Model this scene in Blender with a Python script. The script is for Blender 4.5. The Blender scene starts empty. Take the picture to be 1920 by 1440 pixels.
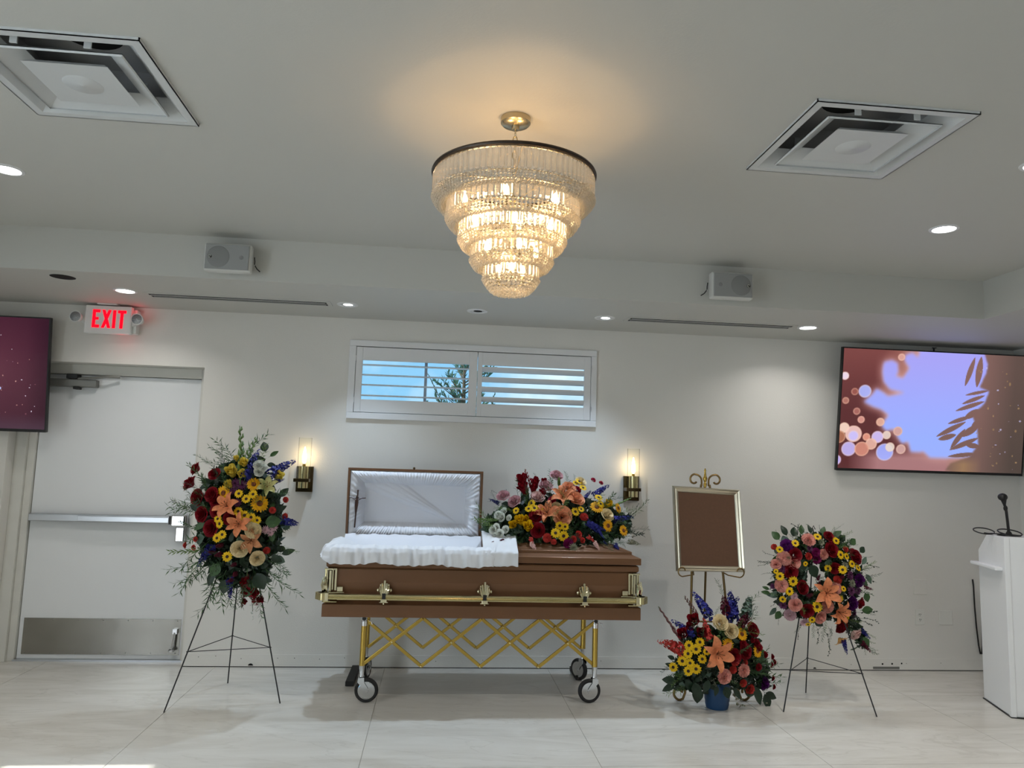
import bpy, math, random
import numpy as np
from mathutils import Vector, Matrix, Quaternion
rnd = random.Random(11)
PI = math.pi
scene = bpy.context.scene
COL = scene.collection

# ------------------------------------------------------------------ camera
F_PX, YAW, PITCH, ROLL, CAM_D, CAM_H = 1407.3, .0955, .1143, .0305, 5.8192, 1.48
def cam_axes():
    cy, sy, cp, sp = math.cos(YAW), math.sin(YAW), math.cos(PITCH), math.sin(PITCH)
    fwd = Vector((sy*cp, cy*cp, sp)); right = Vector((cy, -sy, 0)); up = right.cross(fwd)
    c, s = math.cos(ROLL), math.sin(ROLL)
    return c*right + s*up, -s*right + c*up, fwd
RT, UP, FW = cam_axes()
CAM = Vector((0, -CAM_D, CAM_H))
cd = bpy.data.cameras.new('camera'); cam = bpy.data.objects.new('camera', cd); COL.objects.link(cam)
cd.sensor_fit = 'HORIZONTAL'; cd.sensor_width = 36; cd.lens = F_PX/1920*36; cd.clip_start = .05
m = Matrix((RT, UP, -FW)).transposed().to_4x4(); m.translation = CAM; cam.matrix_world = m
scene.camera = cam
def at(px, py, y):
    """photo pixel -> point of the place at depth y"""
    d = RT*((px-960)/F_PX) + UP*((720-py)/F_PX) + FW
    return CAM + d*((y-CAM.y)/d.y)

# ------------------------------------------------------------------ view, world, sun
vs = scene.view_settings
vs.view_transform = 'Standard'; vs.look = 'None'; vs.exposure = 0.32; vs.gamma = 1; vs.use_curve_mapping = False
scene.cycles.max_bounces = 6; scene.cycles.diffuse_bounces = 4; scene.cycles.glossy_bounces = 3; scene.cycles.transmission_bounces = 6; scene.cycles.transparent_max_bounces = 20; scene.cycles.adaptive_threshold = .025; scene.cycles.use_light_tree = False
scene.cycles.sample_clamp_indirect = 4; scene.cycles.caustics_refractive = False; scene.cycles.caustics_reflective = False

wd = bpy.data.worlds.new('sky'); scene.world = wd; wd.use_nodes = True
nt = wd.node_tree; nt.nodes.clear()
o_ = nt.nodes.new('ShaderNodeOutputWorld'); bg = nt.nodes.new('ShaderNodeBackground')
tc = nt.nodes.new('ShaderNodeTexCoord'); nz = nt.nodes.new('ShaderNodeTexNoise'); rp = nt.nodes.new('ShaderNodeValToRGB')
nz.inputs['Scale'].default_value = 5.5; nz.inputs['Detail'].default_value = 5; nz.inputs['Roughness'].default_value = .55
rp.color_ramp.elements[0].position = .44; rp.color_ramp.elements[0].color = (.26, .56, .82, 1)
rp.color_ramp.elements[1].position = .66; rp.color_ramp.elements[1].color = (.72, .88, .96, 1)
bg.inputs['Strength'].default_value = 1.0
nt.links.new(tc.outputs['Generated'], nz.inputs['Vector']); nt.links.new(nz.outputs['Fac'], rp.inputs['Fac'])
nt.links.new(rp.outputs['Color'], bg.inputs['Color']); nt.links.new(bg.outputs[0], o_.inputs[0])

sd = bpy.data.lights.new('sun', 'SUN'); sd.energy = 6; sd.angle = .009; sd.color = (1, .96, .9)
sun = bpy.data.objects.new('sun', sd); COL.objects.link(sun); sun.location = (-8, -2.6, 6)
sun.rotation_euler = Vector((1, 0, -.83)).to_track_quat('-Z', 'Y').to_euler()

DOWN_W = 5.6       # room downlights
CASKET_W = 15.0     # cool gimbal spots over the casket
CHAND_W = 1.5
SCONCE_W = .5
DAY_FILL_W = 125.0      # area lamp added inside the side glazing, standing in for sky light

# ------------------------------------------------------------------ materials
MATS = {}
def s2l(c): return tuple(((v/12.92) if v <= .04045 else ((v+.055)/1.055)**2.4) for v in c)
def rgb(r, g, b): return s2l((r/255, g/255, b/255))
def mat(name, col, rough=.5, metal=0., spec=.5, noise=0., nscale=8., bump=0., bscale=60., sheen=0., coat=0., col2=None, transl=0.):
    m = bpy.data.materials.new(name); m.use_nodes = True; MATS[name] = m
    t = m.node_tree; b = t.nodes['Principled BSDF']
    b.inputs['Base Color'].default_value = (*col, 1); b.inputs['Roughness'].default_value = rough
    b.inputs['Metallic'].default_value = metal; b.inputs['Specular IOR Level'].default_value = spec
    b.inputs['Sheen Weight'].default_value = sheen; b.inputs['Coat Weight'].default_value = coat; b.inputs['Coat Roughness'].default_value = .08
    tcn = t.nodes.new('ShaderNodeTexCoord')
    if noise or col2:
        n = t.nodes.new('ShaderNodeTexNoise'); n.inputs['Scale'].default_value = nscale; n.inputs['Detail'].default_value = 4
        r = t.nodes.new('ShaderNodeValToRGB'); r.color_ramp.elements[0].position = .35; r.color_ramp.elements[1].position = .65
        c2 = col2 or tuple(v*(1-noise) for v in col)
        r.color_ramp.elements[0].color = (*c2, 1); r.color_ramp.elements[1].color = (*col, 1)
        t.links.new(tcn.outputs['Object'], n.inputs['Vector']); t.links.new(n.outputs['Fac'], r.inputs['Fac']); t.links.new(r.outputs['Color'], b.inputs['Base Color'])
    if bump:
        n = t.nodes.new('ShaderNodeTexNoise'); n.inputs['Scale'].default_value = bscale; n.inputs['Detail'].default_value = 3
        bp = t.nodes.new('ShaderNodeBump'); bp.inputs['Strength'].default_value = bump; bp.inputs['Distance'].default_value = .004
        t.links.new(tcn.outputs['Object'], n.inputs['Vector']); t.links.new(n.outputs['Fac'], bp.inputs['Height']); t.links.new(bp.outputs[0], b.inputs['Normal'])
    if transl:
        out = t.nodes['Material Output']; tr = t.nodes.new('ShaderNodeBsdfTranslucent'); mx = t.nodes.new('ShaderNodeMixShader')
        tr.inputs['Color'].default_value = (*col, 1); mx.inputs[0].default_value = transl
        t.links.new(b.outputs[0], mx.inputs[1]); t.links.new(tr.outputs[0], mx.inputs[2]); t.links.new(mx.outputs[0], out.inputs['Surface'])
    return m
def emit(name, col, strength):
    m = bpy.data.materials.new(name); m.use_nodes = True; t = m.node_tree; t.nodes.clear()
    o = t.nodes.new('ShaderNodeOutputMaterial'); e = t.nodes.new('ShaderNodeEmission')
    e.inputs['Color'].default_value = (*col, 1); e.inputs['Strength'].default_value = strength
    t.links.new(e.outputs[0], o.inputs[0]); MATS[name] = m; return m
def crystal(name, tint, clear, rough=.02, ior=1.5):
    """clear glass: part of it lets light straight through so lamps inside shine out"""
    m = bpy.data.materials.new(name); m.use_nodes = True; t = m.node_tree; t.nodes.clear()
    o = t.nodes.new('ShaderNodeOutputMaterial'); tr = t.nodes.new('ShaderNodeBsdfTransparent'); gl = t.nodes.new('ShaderNodeBsdfGlass'); mx = t.nodes.new('ShaderNodeMixShader')
    tr.inputs['Color'].default_value = (*tint, 1); gl.inputs['Color'].default_value = (*tint, 1); gl.inputs['Roughness'].default_value = rough; gl.inputs['IOR'].default_value = ior
    mx.inputs[0].default_value = 1-clear
    t.links.new(tr.outputs[0], mx.inputs[1]); t.links.new(gl.outputs[0], mx.inputs[2]); t.links.new(mx.outputs[0], o.inputs[0]); MATS[name] = m; return m
def sparkle(name, col, clear, glass, ior=1.5):
    """cut crystal seen small: clear, refracting and softly scattering facets together"""
    m = bpy.data.materials.new(name); m.use_nodes = True; t = m.node_tree; t.nodes.clear()
    o = t.nodes.new('ShaderNodeOutputMaterial'); tr = t.nodes.new('ShaderNodeBsdfTransparent'); gl = t.nodes.new('ShaderNodeBsdfGlass'); gs = t.nodes.new('ShaderNodeBsdfGlossy')
    tl = t.nodes.new('ShaderNodeBsdfTranslucent'); df = t.nodes.new('ShaderNodeBsdfDiffuse'); m1 = t.nodes.new('ShaderNodeMixShader'); m2 = t.nodes.new('ShaderNodeMixShader'); m3 = t.nodes.new('ShaderNodeMixShader')
    for n in (tr, gl, tl, df): n.inputs['Color'].default_value = (*col, 1)
    gl.inputs['Roughness'].default_value = 0; gl.inputs['IOR'].default_value = ior
    m1.inputs[0].default_value = .5; L = t.links.new; L(tl.outputs[0], m1.inputs[1]); L(df.outputs[0], m1.inputs[2])
    m2.inputs[0].default_value = glass; L(m1.outputs[0], m2.inputs[1]); L(gl.outputs[0], m2.inputs[2])
    m3.inputs[0].default_value = 1-clear; L(tr.outputs[0], m3.inputs[1]); L(m2.outputs[0], m3.inputs[2]); L(m3.outputs[0], o.inputs[0]); MATS[name] = m; return m
def pane(name, tint=(.95, .97, .98), refl=.08):
    m = bpy.data.materials.new(name); m.use_nodes = True; t = m.node_tree; t.nodes.clear()
    o = t.nodes.new('ShaderNodeOutputMaterial'); tr = t.nodes.new('ShaderNodeBsdfTransparent'); gl = t.nodes.new('ShaderNodeBsdfGlossy'); mx = t.nodes.new('ShaderNodeMixShader')
    lw = t.nodes.new('ShaderNodeLayerWeight'); lw.inputs['Blend'].default_value = refl*2
    tr.inputs['Color'].default_value = (*tint, 1); gl.inputs['Roughness'].default_value = .02
    t.links.new(lw.outputs['Fresnel'], mx.inputs[0]); t.links.new(tr.outputs[0], mx.inputs[1]); t.links.new(gl.outputs[0], mx.inputs[2]); t.links.new(mx.outputs[0], o.inputs[0])
    MATS[name] = m; return m

mat('wall', rgb(224, 222, 216), .45, spec=.4, bump=.22, bscale=110, noise=.025, nscale=1.2)
mat('ceil', rgb(197, 197, 192), .6, spec=.3, bump=.12, bscale=120)
mat('trim_white', rgb(226, 227, 228), .4)
mat('door_white', rgb(230, 233, 235), .42, noise=.02, nscale=2)
mat('frame_white', rgb(214, 213, 206), .45, noise=.06, nscale=5)
mat('vent_white', rgb(206, 209, 210), .4)
mat('vent_dark', rgb(188, 188, 188), .7)
mat('black', rgb(14, 14, 15), .45)
mat('rubber', rgb(16, 16, 17), .6)
mat('void', rgb(4, 4, 4), .9)
mat('steel', rgb(150, 148, 140), .3, metal=.9, noise=.25, nscale=3)
mat('kick', rgb(150, 148, 142), .2, metal=.95, noise=.15, nscale=3, bump=.5, bscale=4)
mat('alu', rgb(196, 200, 205), .28, metal=.9)
mat('closer', rgb(128, 128, 124), .45, metal=.5)
mat('chrome', rgb(215, 217, 220), .12, metal=1)
mat('gold', rgb(188, 158, 78), .26, metal=1)
mat('gold_pale', rgb(208, 196, 150), .2, metal=1)
mat('gold_bright', rgb(226, 218, 186), .1, metal=1)
mat('bronze', rgb(112, 96, 70), .24, metal=1)
mat('nickel', rgb(190, 178, 150), .25, metal=1)
mat('champagne', rgb(190, 182, 162), .28, metal=.9)
mat('antique_gold', rgb(128, 104, 66), .35, metal=.9)
mat('ring_dark', rgb(62, 54, 48), .35, metal=.8, bump=.5, bscale=150)
mat('casket', rgb(114, 79, 52), .34, metal=.35, spec=.5, coat=.12, noise=.05, nscale=2)
mat('satin', rgb(216, 218, 224), .5, sheen=.3, spec=.35)
mat('cloth', rgb(222, 224, 228), .7, sheen=.3, spec=.2, bump=.12, bscale=55)
mat('cork', rgb(98, 68, 48), .8, noise=.1, nscale=60)
mat('speaker_white', rgb(205, 206, 202), .5)
mat('grille', rgb(150, 152, 152), .6, bump=.4, bscale=420)
mat('grille_shade', rgb(132, 134, 134), .65, bump=.4, bscale=420)  # darker copy of the grille: speaker cone shading put into the colour
mat('podium', rgb(236, 238, 240), .42, noise=.015, nscale=2)
mat('pot', rgb(18, 62, 104), .38)
mat('wire', rgb(18, 20, 24), .5)
mat('plate', rgb(222, 222, 216), .45)
mat('reflector', rgb(150, 152, 154), .25, metal=.9, bump=1, bscale=180)
mat('sign', rgb(228, 230, 228), .45)
mat('dark_wood', rgb(60, 34, 24), .45)
mat('tree_bark', rgb(88, 78, 62), .9)
mat('needle', rgb(74, 108, 86), .7, transl=.3)
mat('glass_frame', rgb(176, 182, 190), .5)
emit('exit_red', (1, .002, .012), 1.6)
emit('lamp_white', (1, .98, .95), 14)
emit('bulb_warm', (1, .74, .4), 12)
emit('filament', (1, .74, .4), 14)
sparkle('crystal', (1, .985, .955), .45, .72)
sparkle('bead', (1, .97, .9), .3, .45)
pane('clear_glass', (.985, .985, .97), .015)
pane('window_glass')

# marble floor tile
def floor_mat():
    m = bpy.data.materials.new('floor_tile'); m.use_nodes = True; MATS['floor_tile'] = m
    t = m.node_tree; b = t.nodes['Principled BSDF']; tcn = t.nodes.new('ShaderNodeTexCoord')
    geo = t.nodes.new('ShaderNodeNewGeometry')
    mp = t.nodes.new('ShaderNodeMapping'); mp.inputs['Rotation'].default_value = (0, 0, .42); mp.inputs['Scale'].default_value = (.7, 2.6, 1)
    n1 = t.nodes.new('ShaderNodeTexNoise'); n1.inputs['Scale'].default_value = 1.6; n1.inputs['Detail'].default_value = 7; n1.inputs['Roughness'].default_value = .6; n1.inputs['Distortion'].default_value = 1.2
    r1 = t.nodes.new('ShaderNodeValToRGB')
    e = r1.color_ramp.elements; e[0].position = .3; e[0].color = (*rgb(200, 196, 187), 1); e[1].position = .7; e[1].color = (*rgb(220, 218, 211), 1)
    n2 = t.nodes.new('ShaderNodeTexNoise'); n2.inputs['Scale'].default_value = 1.1; n2.inputs['Detail'].default_value = 8; n2.inputs['Distortion'].default_value = 2.0
    r2 = t.nodes.new('ShaderNodeValToRGB'); e = r2.color_ramp.elements
    e[0].position = .485; e[0].color = (0, 0, 0, 1); e[1].position = .5; e[1].color = (1, 1, 1, 1); x = r2.color_ramp.elements.new(.515); x.color = (0, 0, 0, 1)
    ml = t.nodes.new('ShaderNodeMath'); ml.operation = 'MULTIPLY'; ml.inputs[1].default_value = .32
    mx = t.nodes.new('ShaderNodeMix'); mx.data_type = 'RGBA'; mx.inputs['B'].default_value = (*rgb(182, 178, 168), 1)
    L = t.links.new
    L(geo.outputs['Position'], mp.inputs['Vector']); L(mp.outputs[0], n1.inputs['Vector']); L(mp.outputs[0], n2.inputs['Vector'])
    L(n1.outputs['Fac'], r1.inputs['Fac']); L(n2.outputs['Fac'], r2.inputs['Fac']); L(r2.outputs['Color'], ml.inputs[0]); L(ml.outputs[0], mx.inputs['Factor'])
    L(r1.outputs['Color'], mx.inputs['A']); L(mx.outputs['Result'], b.inputs['Base Color'])
    b.inputs['Roughness'].default_value = .24; b.inputs['Specular IOR Level'].default_value = .5
floor_mat()
mat('grout', rgb(176, 171, 160), .7)

# flower and leaf colours
FC = {'red': (132, 10, 26), 'crimson': (150, 14, 34), 'burg': (84, 8, 34), 'yellow': (236, 192, 20), 'gold_y': (236, 172, 16), 'lemon': (238, 214, 92), 'cream': (238, 218, 172),
      'white': (240, 242, 232), 'peach': (236, 162, 120), 'orange': (230, 144, 98), 'mauve': (206, 156, 160), 'pink': (230, 190, 182), 'salmon': (238, 168, 154), 'coral': (204, 66, 58),
      'hot': (178, 24, 62), 'magenta': (128, 16, 84), 'purple': (92, 18, 104), 'blue': (44, 46, 132), 'navy': (32, 34, 96), 'mumpurple': (104, 54, 92), 'kale': (150, 150, 128),
      'tan': (196, 134, 92), 'buff': (222, 168, 96), 'palegold': (200, 196, 130), 'palepink': (214, 176, 184)}
for k, v in FC.items(): mat('petal_'+k, rgb(*v), .6, spec=.25, noise=.28, nscale=9, transl=.12)
mat('eye_dark', rgb(44, 22, 8), .8); mat('eye_orange', rgb(150, 76, 10), .8, col2=rgb(60, 28, 8), nscale=3)
mat('leaf_dark', rgb(26, 50, 30), .42, noise=.3, nscale=6, transl=.1); mat('leaf_mid', rgb(58, 92, 46), .48, noise=.3, nscale=6, transl=.12)
mat('leaf_fresh', rgb(96, 124, 58), .5, noise=.2, nscale=6, transl=.15); mat('leaf_euc', rgb(84, 106, 92), .55, noise=.2, nscale=6)
mat('stem', rgb(70, 96, 48), .55); mat('moss', rgb(16, 28, 16), .9, noise=.4, nscale=20)
mat('gladbud', rgb(92, 44, 40), .55, noise=.35, nscale=6)

# ------------------------------------------------------------------ mesh helpers
class MB:
    def __init__(s): s.v = []; s.f = []
    def add(s, v, f):
        n = len(s.v); s.v += [tuple(p) for p in v]; s.f += [tuple(i+n for i in q) for q in f]; return s
    def box(s, x0, x1, y0, y1, z0, z1):
        v = [(x0,y0,z0),(x1,y0,z0),(x1,y1,z0),(x0,y1,z0),(x0,y0,z1),(x1,y0,z1),(x1,y1,z1),(x0,y1,z1)]
        return s.add(v, [(0,3,2,1),(4,5,6,7),(0,1,5,4),(1,2,6,5),(2,3,7,6),(3,0,4,7)])
    def loft(s, rings, cap=True, closed=True):
        n = len(rings[0]); v = [p for r in rings for p in r]; f = []
        for i in range(len(rings)-1):
            for j in range(n if closed else n-1):
                k = (j+1) % n; f.append((i*n+j, i*n+k, (i+1)*n+k, (i+1)*n+j))
        if cap and closed: f.append(tuple(range(n-1, -1, -1))); f.append(tuple((len(rings)-1)*n+j for j in range(n)))
        return s.add(v, f)
    def tube(s, path, r, n=8, cap=True):
        path = [Vector(p) for p in path]; rs = r if isinstance(r, (list, tuple)) else [r]*len(path); rings = []
        ref = None
        for i, p in enumerate(path):
            d = (path[min(i+1, len(path)-1)] - path[max(i-1, 0)]); d = d.normalized() if d.length > 1e-9 else Vector((0,0,1))
            if ref is None: ref = d.orthogonal().normalized()
            ref = (ref - d*ref.dot(d)); ref = ref.normalized() if ref.length > 1e-6 else d.orthogonal().normalized()
            b = d.cross(ref)
            rings.append([p + (ref*math.cos(2*PI*k/n) + b*math.sin(2*PI*k/n))*rs[i] for k in range(n)])
        return s.loft(rings, cap)
    def lathe(s, prof, c=(0,0,0), n=24, axis='Z', cap=True):
        rings = []
        for r, h in prof:
            ring = []
            for k in range(n):
                a = 2*PI*k/n; x, y = r*math.cos(a), r*math.sin(a)
                p = (x, y, h) if axis == 'Z' else ((x, -h, y) if axis == 'Y' else (h, x, y))
                ring.append((p[0]+c[0], p[1]+c[1], p[2]+c[2]))
            rings.append(ring)
        return s.loft(rings, cap)
    def torus(s, c, R, r, n=32, k=8, axis='Z', a0=0, a1=2*PI):
        pts = []
        full = abs(a1-a0-2*PI) < 1e-6
        for i in range(n + (0 if full else 1)):
            a = a0 + (a1-a0)*i/n; ca, sa = math.cos(a), math.sin(a)
            ring = []
            for j in range(k):
                b = 2*PI*j/k; q = R + r*math.cos(b); h = r*math.sin(b)
                p = (q*ca, q*sa, h) if axis == 'Z' else ((q*ca, -h, q*sa) if axis == 'Y' else (h, q*ca, q*sa))
                ring.append((p[0]+c[0], p[1]+c[1], p[2]+c[2]))
            pts.append(ring)
        if full: pts.append(pts[0])
        return s.loft(pts, cap=not full)
    def ball(s, c, rx, ry=None, rz=None, n=12, k=7):
        ry = ry or rx; rz = rz or rx
        prof = [(math.sin(PI*i/k), -math.cos(PI*i/k)) for i in range(k+1)]
        rings = [[(c[0]+rx*max(r, 1e-3)*math.cos(2*PI*j/n), c[1]+ry*max(r, 1e-3)*math.sin(2*PI*j/n), c[2]+rz*h) for j in range(n)] for r, h in prof]
        return s.loft(rings)
    def prism(s, poly, a, b, axis='Y'):
        """closed outline extruded from a to b along an axis"""
        def P(u, v, t): return (u, t, v) if axis == 'Y' else ((t, u, v) if axis == 'X' else (u, v, t))
        n = len(poly); v = [P(u, w, a) for u, w in poly] + [P(u, w, b) for u, w in poly]
        f = [tuple(range(n)), tuple(range(2*n-1, n-1, -1))] + [(i, i+n, (i+1) % n+n, (i+1) % n) for i in range(n)]
        return s.add(v, f)
    def grid(s, fn, nu, nv):
        v = [fn(i/nu, j/nv) for j in range(nv+1) for i in range(nu+1)]
        f = [(j*(nu+1)+i, j*(nu+1)+i+1, (j+1)*(nu+1)+i+1, (j+1)*(nu+1)+i) for j in range(nv) for i in range(nu)]
        return s.add(v, f)
    def mesh(s, name, m, smooth=False):
        me = bpy.data.meshes.new(name); me.from_pydata([tuple(p) for p in s.v], [], s.f)
        me.materials.append(MATS[m] if isinstance(m, str) else m)
        if smooth: me.polygons.foreach_set('use_smooth', [True]*len(me.polygons))
        me.update(); return me
    def build(s, name, m, parent=None, smooth=False, bevel=0., fix=True):
        off = wloc(parent) if parent else Vector((0,0,0))
        if fix: s.v = [(p[0]-off.x, p[1]-off.y, p[2]-off.z) for p in s.v]
        o = bpy.data.objects.new(name, s.mesh(name, m, smooth)); COL.objects.link(o)
        if parent: o.parent = parent
        import bmesh
        bm = bmesh.new(); bm.from_mesh(o.data); bmesh.ops.recalc_face_normals(bm, faces=bm.faces); bm.to_mesh(o.data); bm.free()
        if smooth: smooth_by_angle(o.data)
        if bevel:
            b = o.modifiers.new('bevel', 'BEVEL'); b.width = bevel; b.segments = 2; b.limit_method = 'ANGLE'; b.angle_limit = .6
        return o
def smooth_by_angle(me, ang=.7):
    try:
        me.set_sharp_from_angle(angle=ang)
    except Exception: pass
def wloc(o):
    v = Vector((0,0,0))
    while o: v += o.location; o = o.parent
    return v
def tag(o, label, cat, group=None, kind=None):
    if label: o['label'] = label
    if cat: o['category'] = cat
    if group: o['group'] = group
    if kind: o['kind'] = kind
    return o
def thing(name, label, cat, loc, group=None):
    o = bpy.data.objects.new(name, None); COL.objects.link(o); o.location = loc; o.empty_display_size = .1
    return tag(o, label, cat, group)
def struct(o): o['kind'] = 'structure'; return o
def lamp(kind, name, loc, energy, col, parent, aim=None, size=.1, spread=None, spot=None):
    d = bpy.data.lights.new(name, kind); d.energy = energy; d.color = col
    if kind == 'AREA':
        d.shape = 'DISK'; d.size = size
        if spread: d.spread = spread
    else: d.shadow_soft_size = size
    if kind == 'SPOT': d.spot_size = spot; d.spot_blend = .95
    o = bpy.data.objects.new(name, d); COL.objects.link(o); o.parent = parent; o.location = Vector(loc) - wloc(parent)
    if aim is not None: o.rotation_euler = Vector(aim).to_track_quat('-Z', 'Y').to_euler()
    return o
def obj_from(me, name, parent, loc, rot=None, scale=1., world=True):
    o = bpy.data.objects.new(name, me); COL.objects.link(o); o.parent = parent
    o.location = (Vector(loc) - wloc(parent)) if world else Vector(loc)
    if rot is not None: o.rotation_mode = 'QUATERNION'; o.rotation_quaternion = rot
    o.scale = (scale,)*3 if isinstance(scale, (int, float)) else scale
    return o

# ------------------------------------------------------------------ room shell
Z1, Z2, SOF, SX = 2.611, 2.879, 1.077, 3.71
XL, XR, YR, WT = -4.30, 4.80, -9.5, .24
DX0, DX1, DZ = -3.12, -1.776, 2.18
WX0, WX1, WZ0, WZ1 = -.66, 1.18, 1.885, 2.392

fl = struct(MB().box(XL-.1, XR+.1, YR-.1, .4, -.06, -.003).build('floor', 'grout'))
T = 1.215; tile_me = {}
def tile(x0, x1, y0, y1):
    g = .0014
    key = (round(x1-x0, 3), round(y1-y0, 3))
    if key not in tile_me:
        w, d = x1-x0-2*g, y1-y0-2*g
        tile_me[key] = MB().box(0, w, 0, d, -.02, 0).mesh('floor_tile', 'floor_tile')
    obj_from(tile_me[key], 'tile', fl, (x0+g, y0+g, 0))
xs = [XL] + [v for v in [-.324 + T*i for i in range(-4, 6)] if XL < v < XR] + [XR]
ys = [.3] + [v for v in [-.665 - T*i for i in range(-1, 9)] if YR < v < .3] + [YR]
for i in range(len(xs)-1):
    for j in range(len(ys)-1): tile(xs[i], xs[i+1], ys[j+1], ys[j])

w = MB()
w.box(XL-.1, DX0, 0, WT, 0, Z2+.1).box(DX0, DX1, 0, WT, DZ, Z2+.1).box(DX1, WX0, 0, WT, 0, Z2+.1)
w.box(WX0, WX1, 0, WT, 0, WZ0).box(WX0, WX1, 0, WT, WZ1, Z2+.1).box(WX1, XR+.1, 0, WT, 0, Z2+.1)
struct(w.build('wall_back', 'wall'))
# left wall with a high window of the same height as the back one (lets the sun patch in)
ly0, ly1, lz0, lz1 = -3.5, -1.78, 1.9, 2.6
gy0, gy1 = -8.52, -4.1      # glazed side of the room, behind the viewer
w = MB().box(XL-.14, XL, YR, gy0, 0, Z2+.1).box(XL-.14, XL, gy0, gy1, 2.3, Z2+.1).box(XL-.14, XL, gy1, ly0, 0, Z2+.1).box(XL-.14, XL, ly1, 0, 0, Z2+.1).box(XL-.14, XL, ly0, ly1, 0, lz0).box(XL-.14, XL, ly0, ly1, lz1, Z2+.1)
struct(w.build('wall_left', 'wall'))
struct(MB().box(XR, XR+.14, YR, 0, 0, Z2+.1).build('wall_right', 'wall'))
struct(MB().box(XL, XR, YR-.14, YR, 0, Z2+.1).build('wall_front', 'wall'))
wf = struct(MB().box(XL-.1, XL-.04, gy0, gy1, 2.22, 2.3).box(XL-.1, XL-.04, gy0, gy1, 0, .08).build('window_3', 'glass_frame'))
for k in range(5): MB().box(XL-.1, XL-.04, gy0+k*1.09, gy0+.06+k*1.09, .08, 2.22).build('mullion', 'glass_frame', wf)
for k in range(4): MB().box(XL-.074, XL-.068, gy0+.06+k*1.09, gy0+1.09+k*1.09, .08, 2.22).build('pane', 'window_glass', wf)
dlt = lamp('AREA', 'daylight_fill', (XL+.03, (gy0+gy1)/2, 1.2), DAY_FILL_W, (.86, .94, 1), wf, (1, 0, 0)); dlt.data.shape = 'RECTANGLE'; dlt.data.size = 2.1; dlt.data.size_y = 4.2  # added area lamp just inside the panes, brightens the room
wf = struct(MB().box(XL-.1, XL-.04, ly0, ly1, lz0, lz0+.04).box(XL-.1, XL-.04, ly0, ly1, lz1-.04, lz1).box(XL-.1, XL-.04, ly0, ly0+.04, lz0+.04, lz1-.04).box(XL-.1, XL-.04, ly1-.04, ly1, lz0+.04, lz1-.04).build('window_2', 'trim_white'))
MB().box(XL-.074, XL-.068, ly0+.04, ly1-.04, lz0+.04, lz1-.04).build('pane', 'window_glass', wf)

VENTS = [(-1.687, -1.048, -3.335, -2.713), (1.342, 1.988, -3.298, -2.666)]
cm_ = MB(); e_ = .03; x_ = XL-.1
for a, b, c, d in VENTS:
    cm_.box(x_, a+e_, YR-.1, .1, Z2, Z2+.08).box(a+e_, b-e_, YR-.1, c+e_, Z2, Z2+.08).box(a+e_, b-e_, d-e_, .1, Z2, Z2+.08); x_ = b-e_
cm_.box(x_, XR+.1, YR-.1, .1, Z2, Z2+.08)
ce = struct(cm_.build('ceiling', 'ceil'))
MB().box(XL, XR, -SOF, 0, Z1, Z2).build('soffit', 'ceil', ce)
MB().box(SX, XR, YR, -SOF, Z1, Z2).build('soffit', 'ceil', ce)
MB().box(XL, -3.21, YR, -SOF, Z1, Z2).build('soffit', 'ceil', ce)

bb = struct(MB().box(DX1, XR, -.007, 0, .006, .09).build('baseboard_back', 'wall'))
MB().box(DX1, XR, -.003, 0, 0, .006).build('floor_gap', 'void', bb)
for x, z, r in [(-1.66,.07,.003),(-1.54,.077,.003),(-1.36,.06,.003),(-1.1,.065,.003),(-.98,.066,.0035),(-.8,.06,.003),(-.62,.07,.003),(.05,.05,.003),(.4,.06,.003),(1.24,.04,.004),(1.3,.06,.003),
                (2.62,.07,.003),(2.95,.05,.003),(3.56,.05,.008),(3.64,.052,.008),(3.72,.055,.007),(3.3,.045,.003),(4.05,.06,.003),(3.76,.055,.003)]:
    MB().lathe([(r, 0), (r*.7, .0012)], (x, -.0068, z), 10, 'Y').build('nail_hole', 'void', bb)
for x, r in [(-1.29,.018),(2.62,.014),(3.0,.012)]:
    MB().prism([(x+r*math.cos(a), .012+max(0, r*.8*math.sin(a))) for a in [PI*i/8 for i in range(9)]], -.0085, -.006).build('chip', 'void', bb)
MB().box(3.48, 3.7, -.0085, -.006, .012, .03).build('chip', 'closer', bb)

# ------------------------------------------------------------------ door
dl = struct(MB().box(-2.985, -1.835, .15, .195, .012, 2.1).build('door_1', 'door_white', bevel=.002))
MB().box(-2.955, -1.848, .146, .15, .045, .302).build('kick_plate', 'kick', dl)
for i in range(7):
    for z in (.058, .29): MB().lathe([(.004, 0), (.002, .003)], (-2.93+i*.176, .146, z), 8, 'Y').build('screw', 'closer', dl)
ks = MB().box(-1.895, -1.865, .12, .146, .2, .235); ks.tube([(-1.88,.125,.21),(-1.884,.118,.15),(-1.888,.112,.1)], .008); ks.lathe([(.022,0),(.022,.012),(.012,.02)], (-1.89,.112,.078), 12)
ks.build('door_stop', 'chrome', dl, smooth=True)
pb = MB().box(-2.97, -1.93, .085, .15, 1.005, 1.06).build('push_bar', 'alu', dl, bevel=.006)
MB().box(-2.62, -1.97, .07, .085, 1.01, 1.052).build('touch_pad', 'alu', pb, bevel=.004)
MB().box(-1.97, -1.955, .068, .1, 1.002, 1.062).build('gap_seam', 'black', pb)
MB().box(-1.955, -1.85, .06, .15, .985, 1.075).build('latch_head', 'chrome', pb, bevel=.012)
MB().box(-1.93, -1.86, .1, .15, .87, .985).build('latch_case', 'chrome', pb, bevel=.01)
cl = MB().box(-3.0, -2.585, .09, .15, 2.005, 2.062).build('door_closer', 'closer', dl, bevel=.006)
MB().box(-2.74, -2.7, .07, .13, 1.985, 2.005).build('valve', 'black', cl, bevel=.004)
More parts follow.
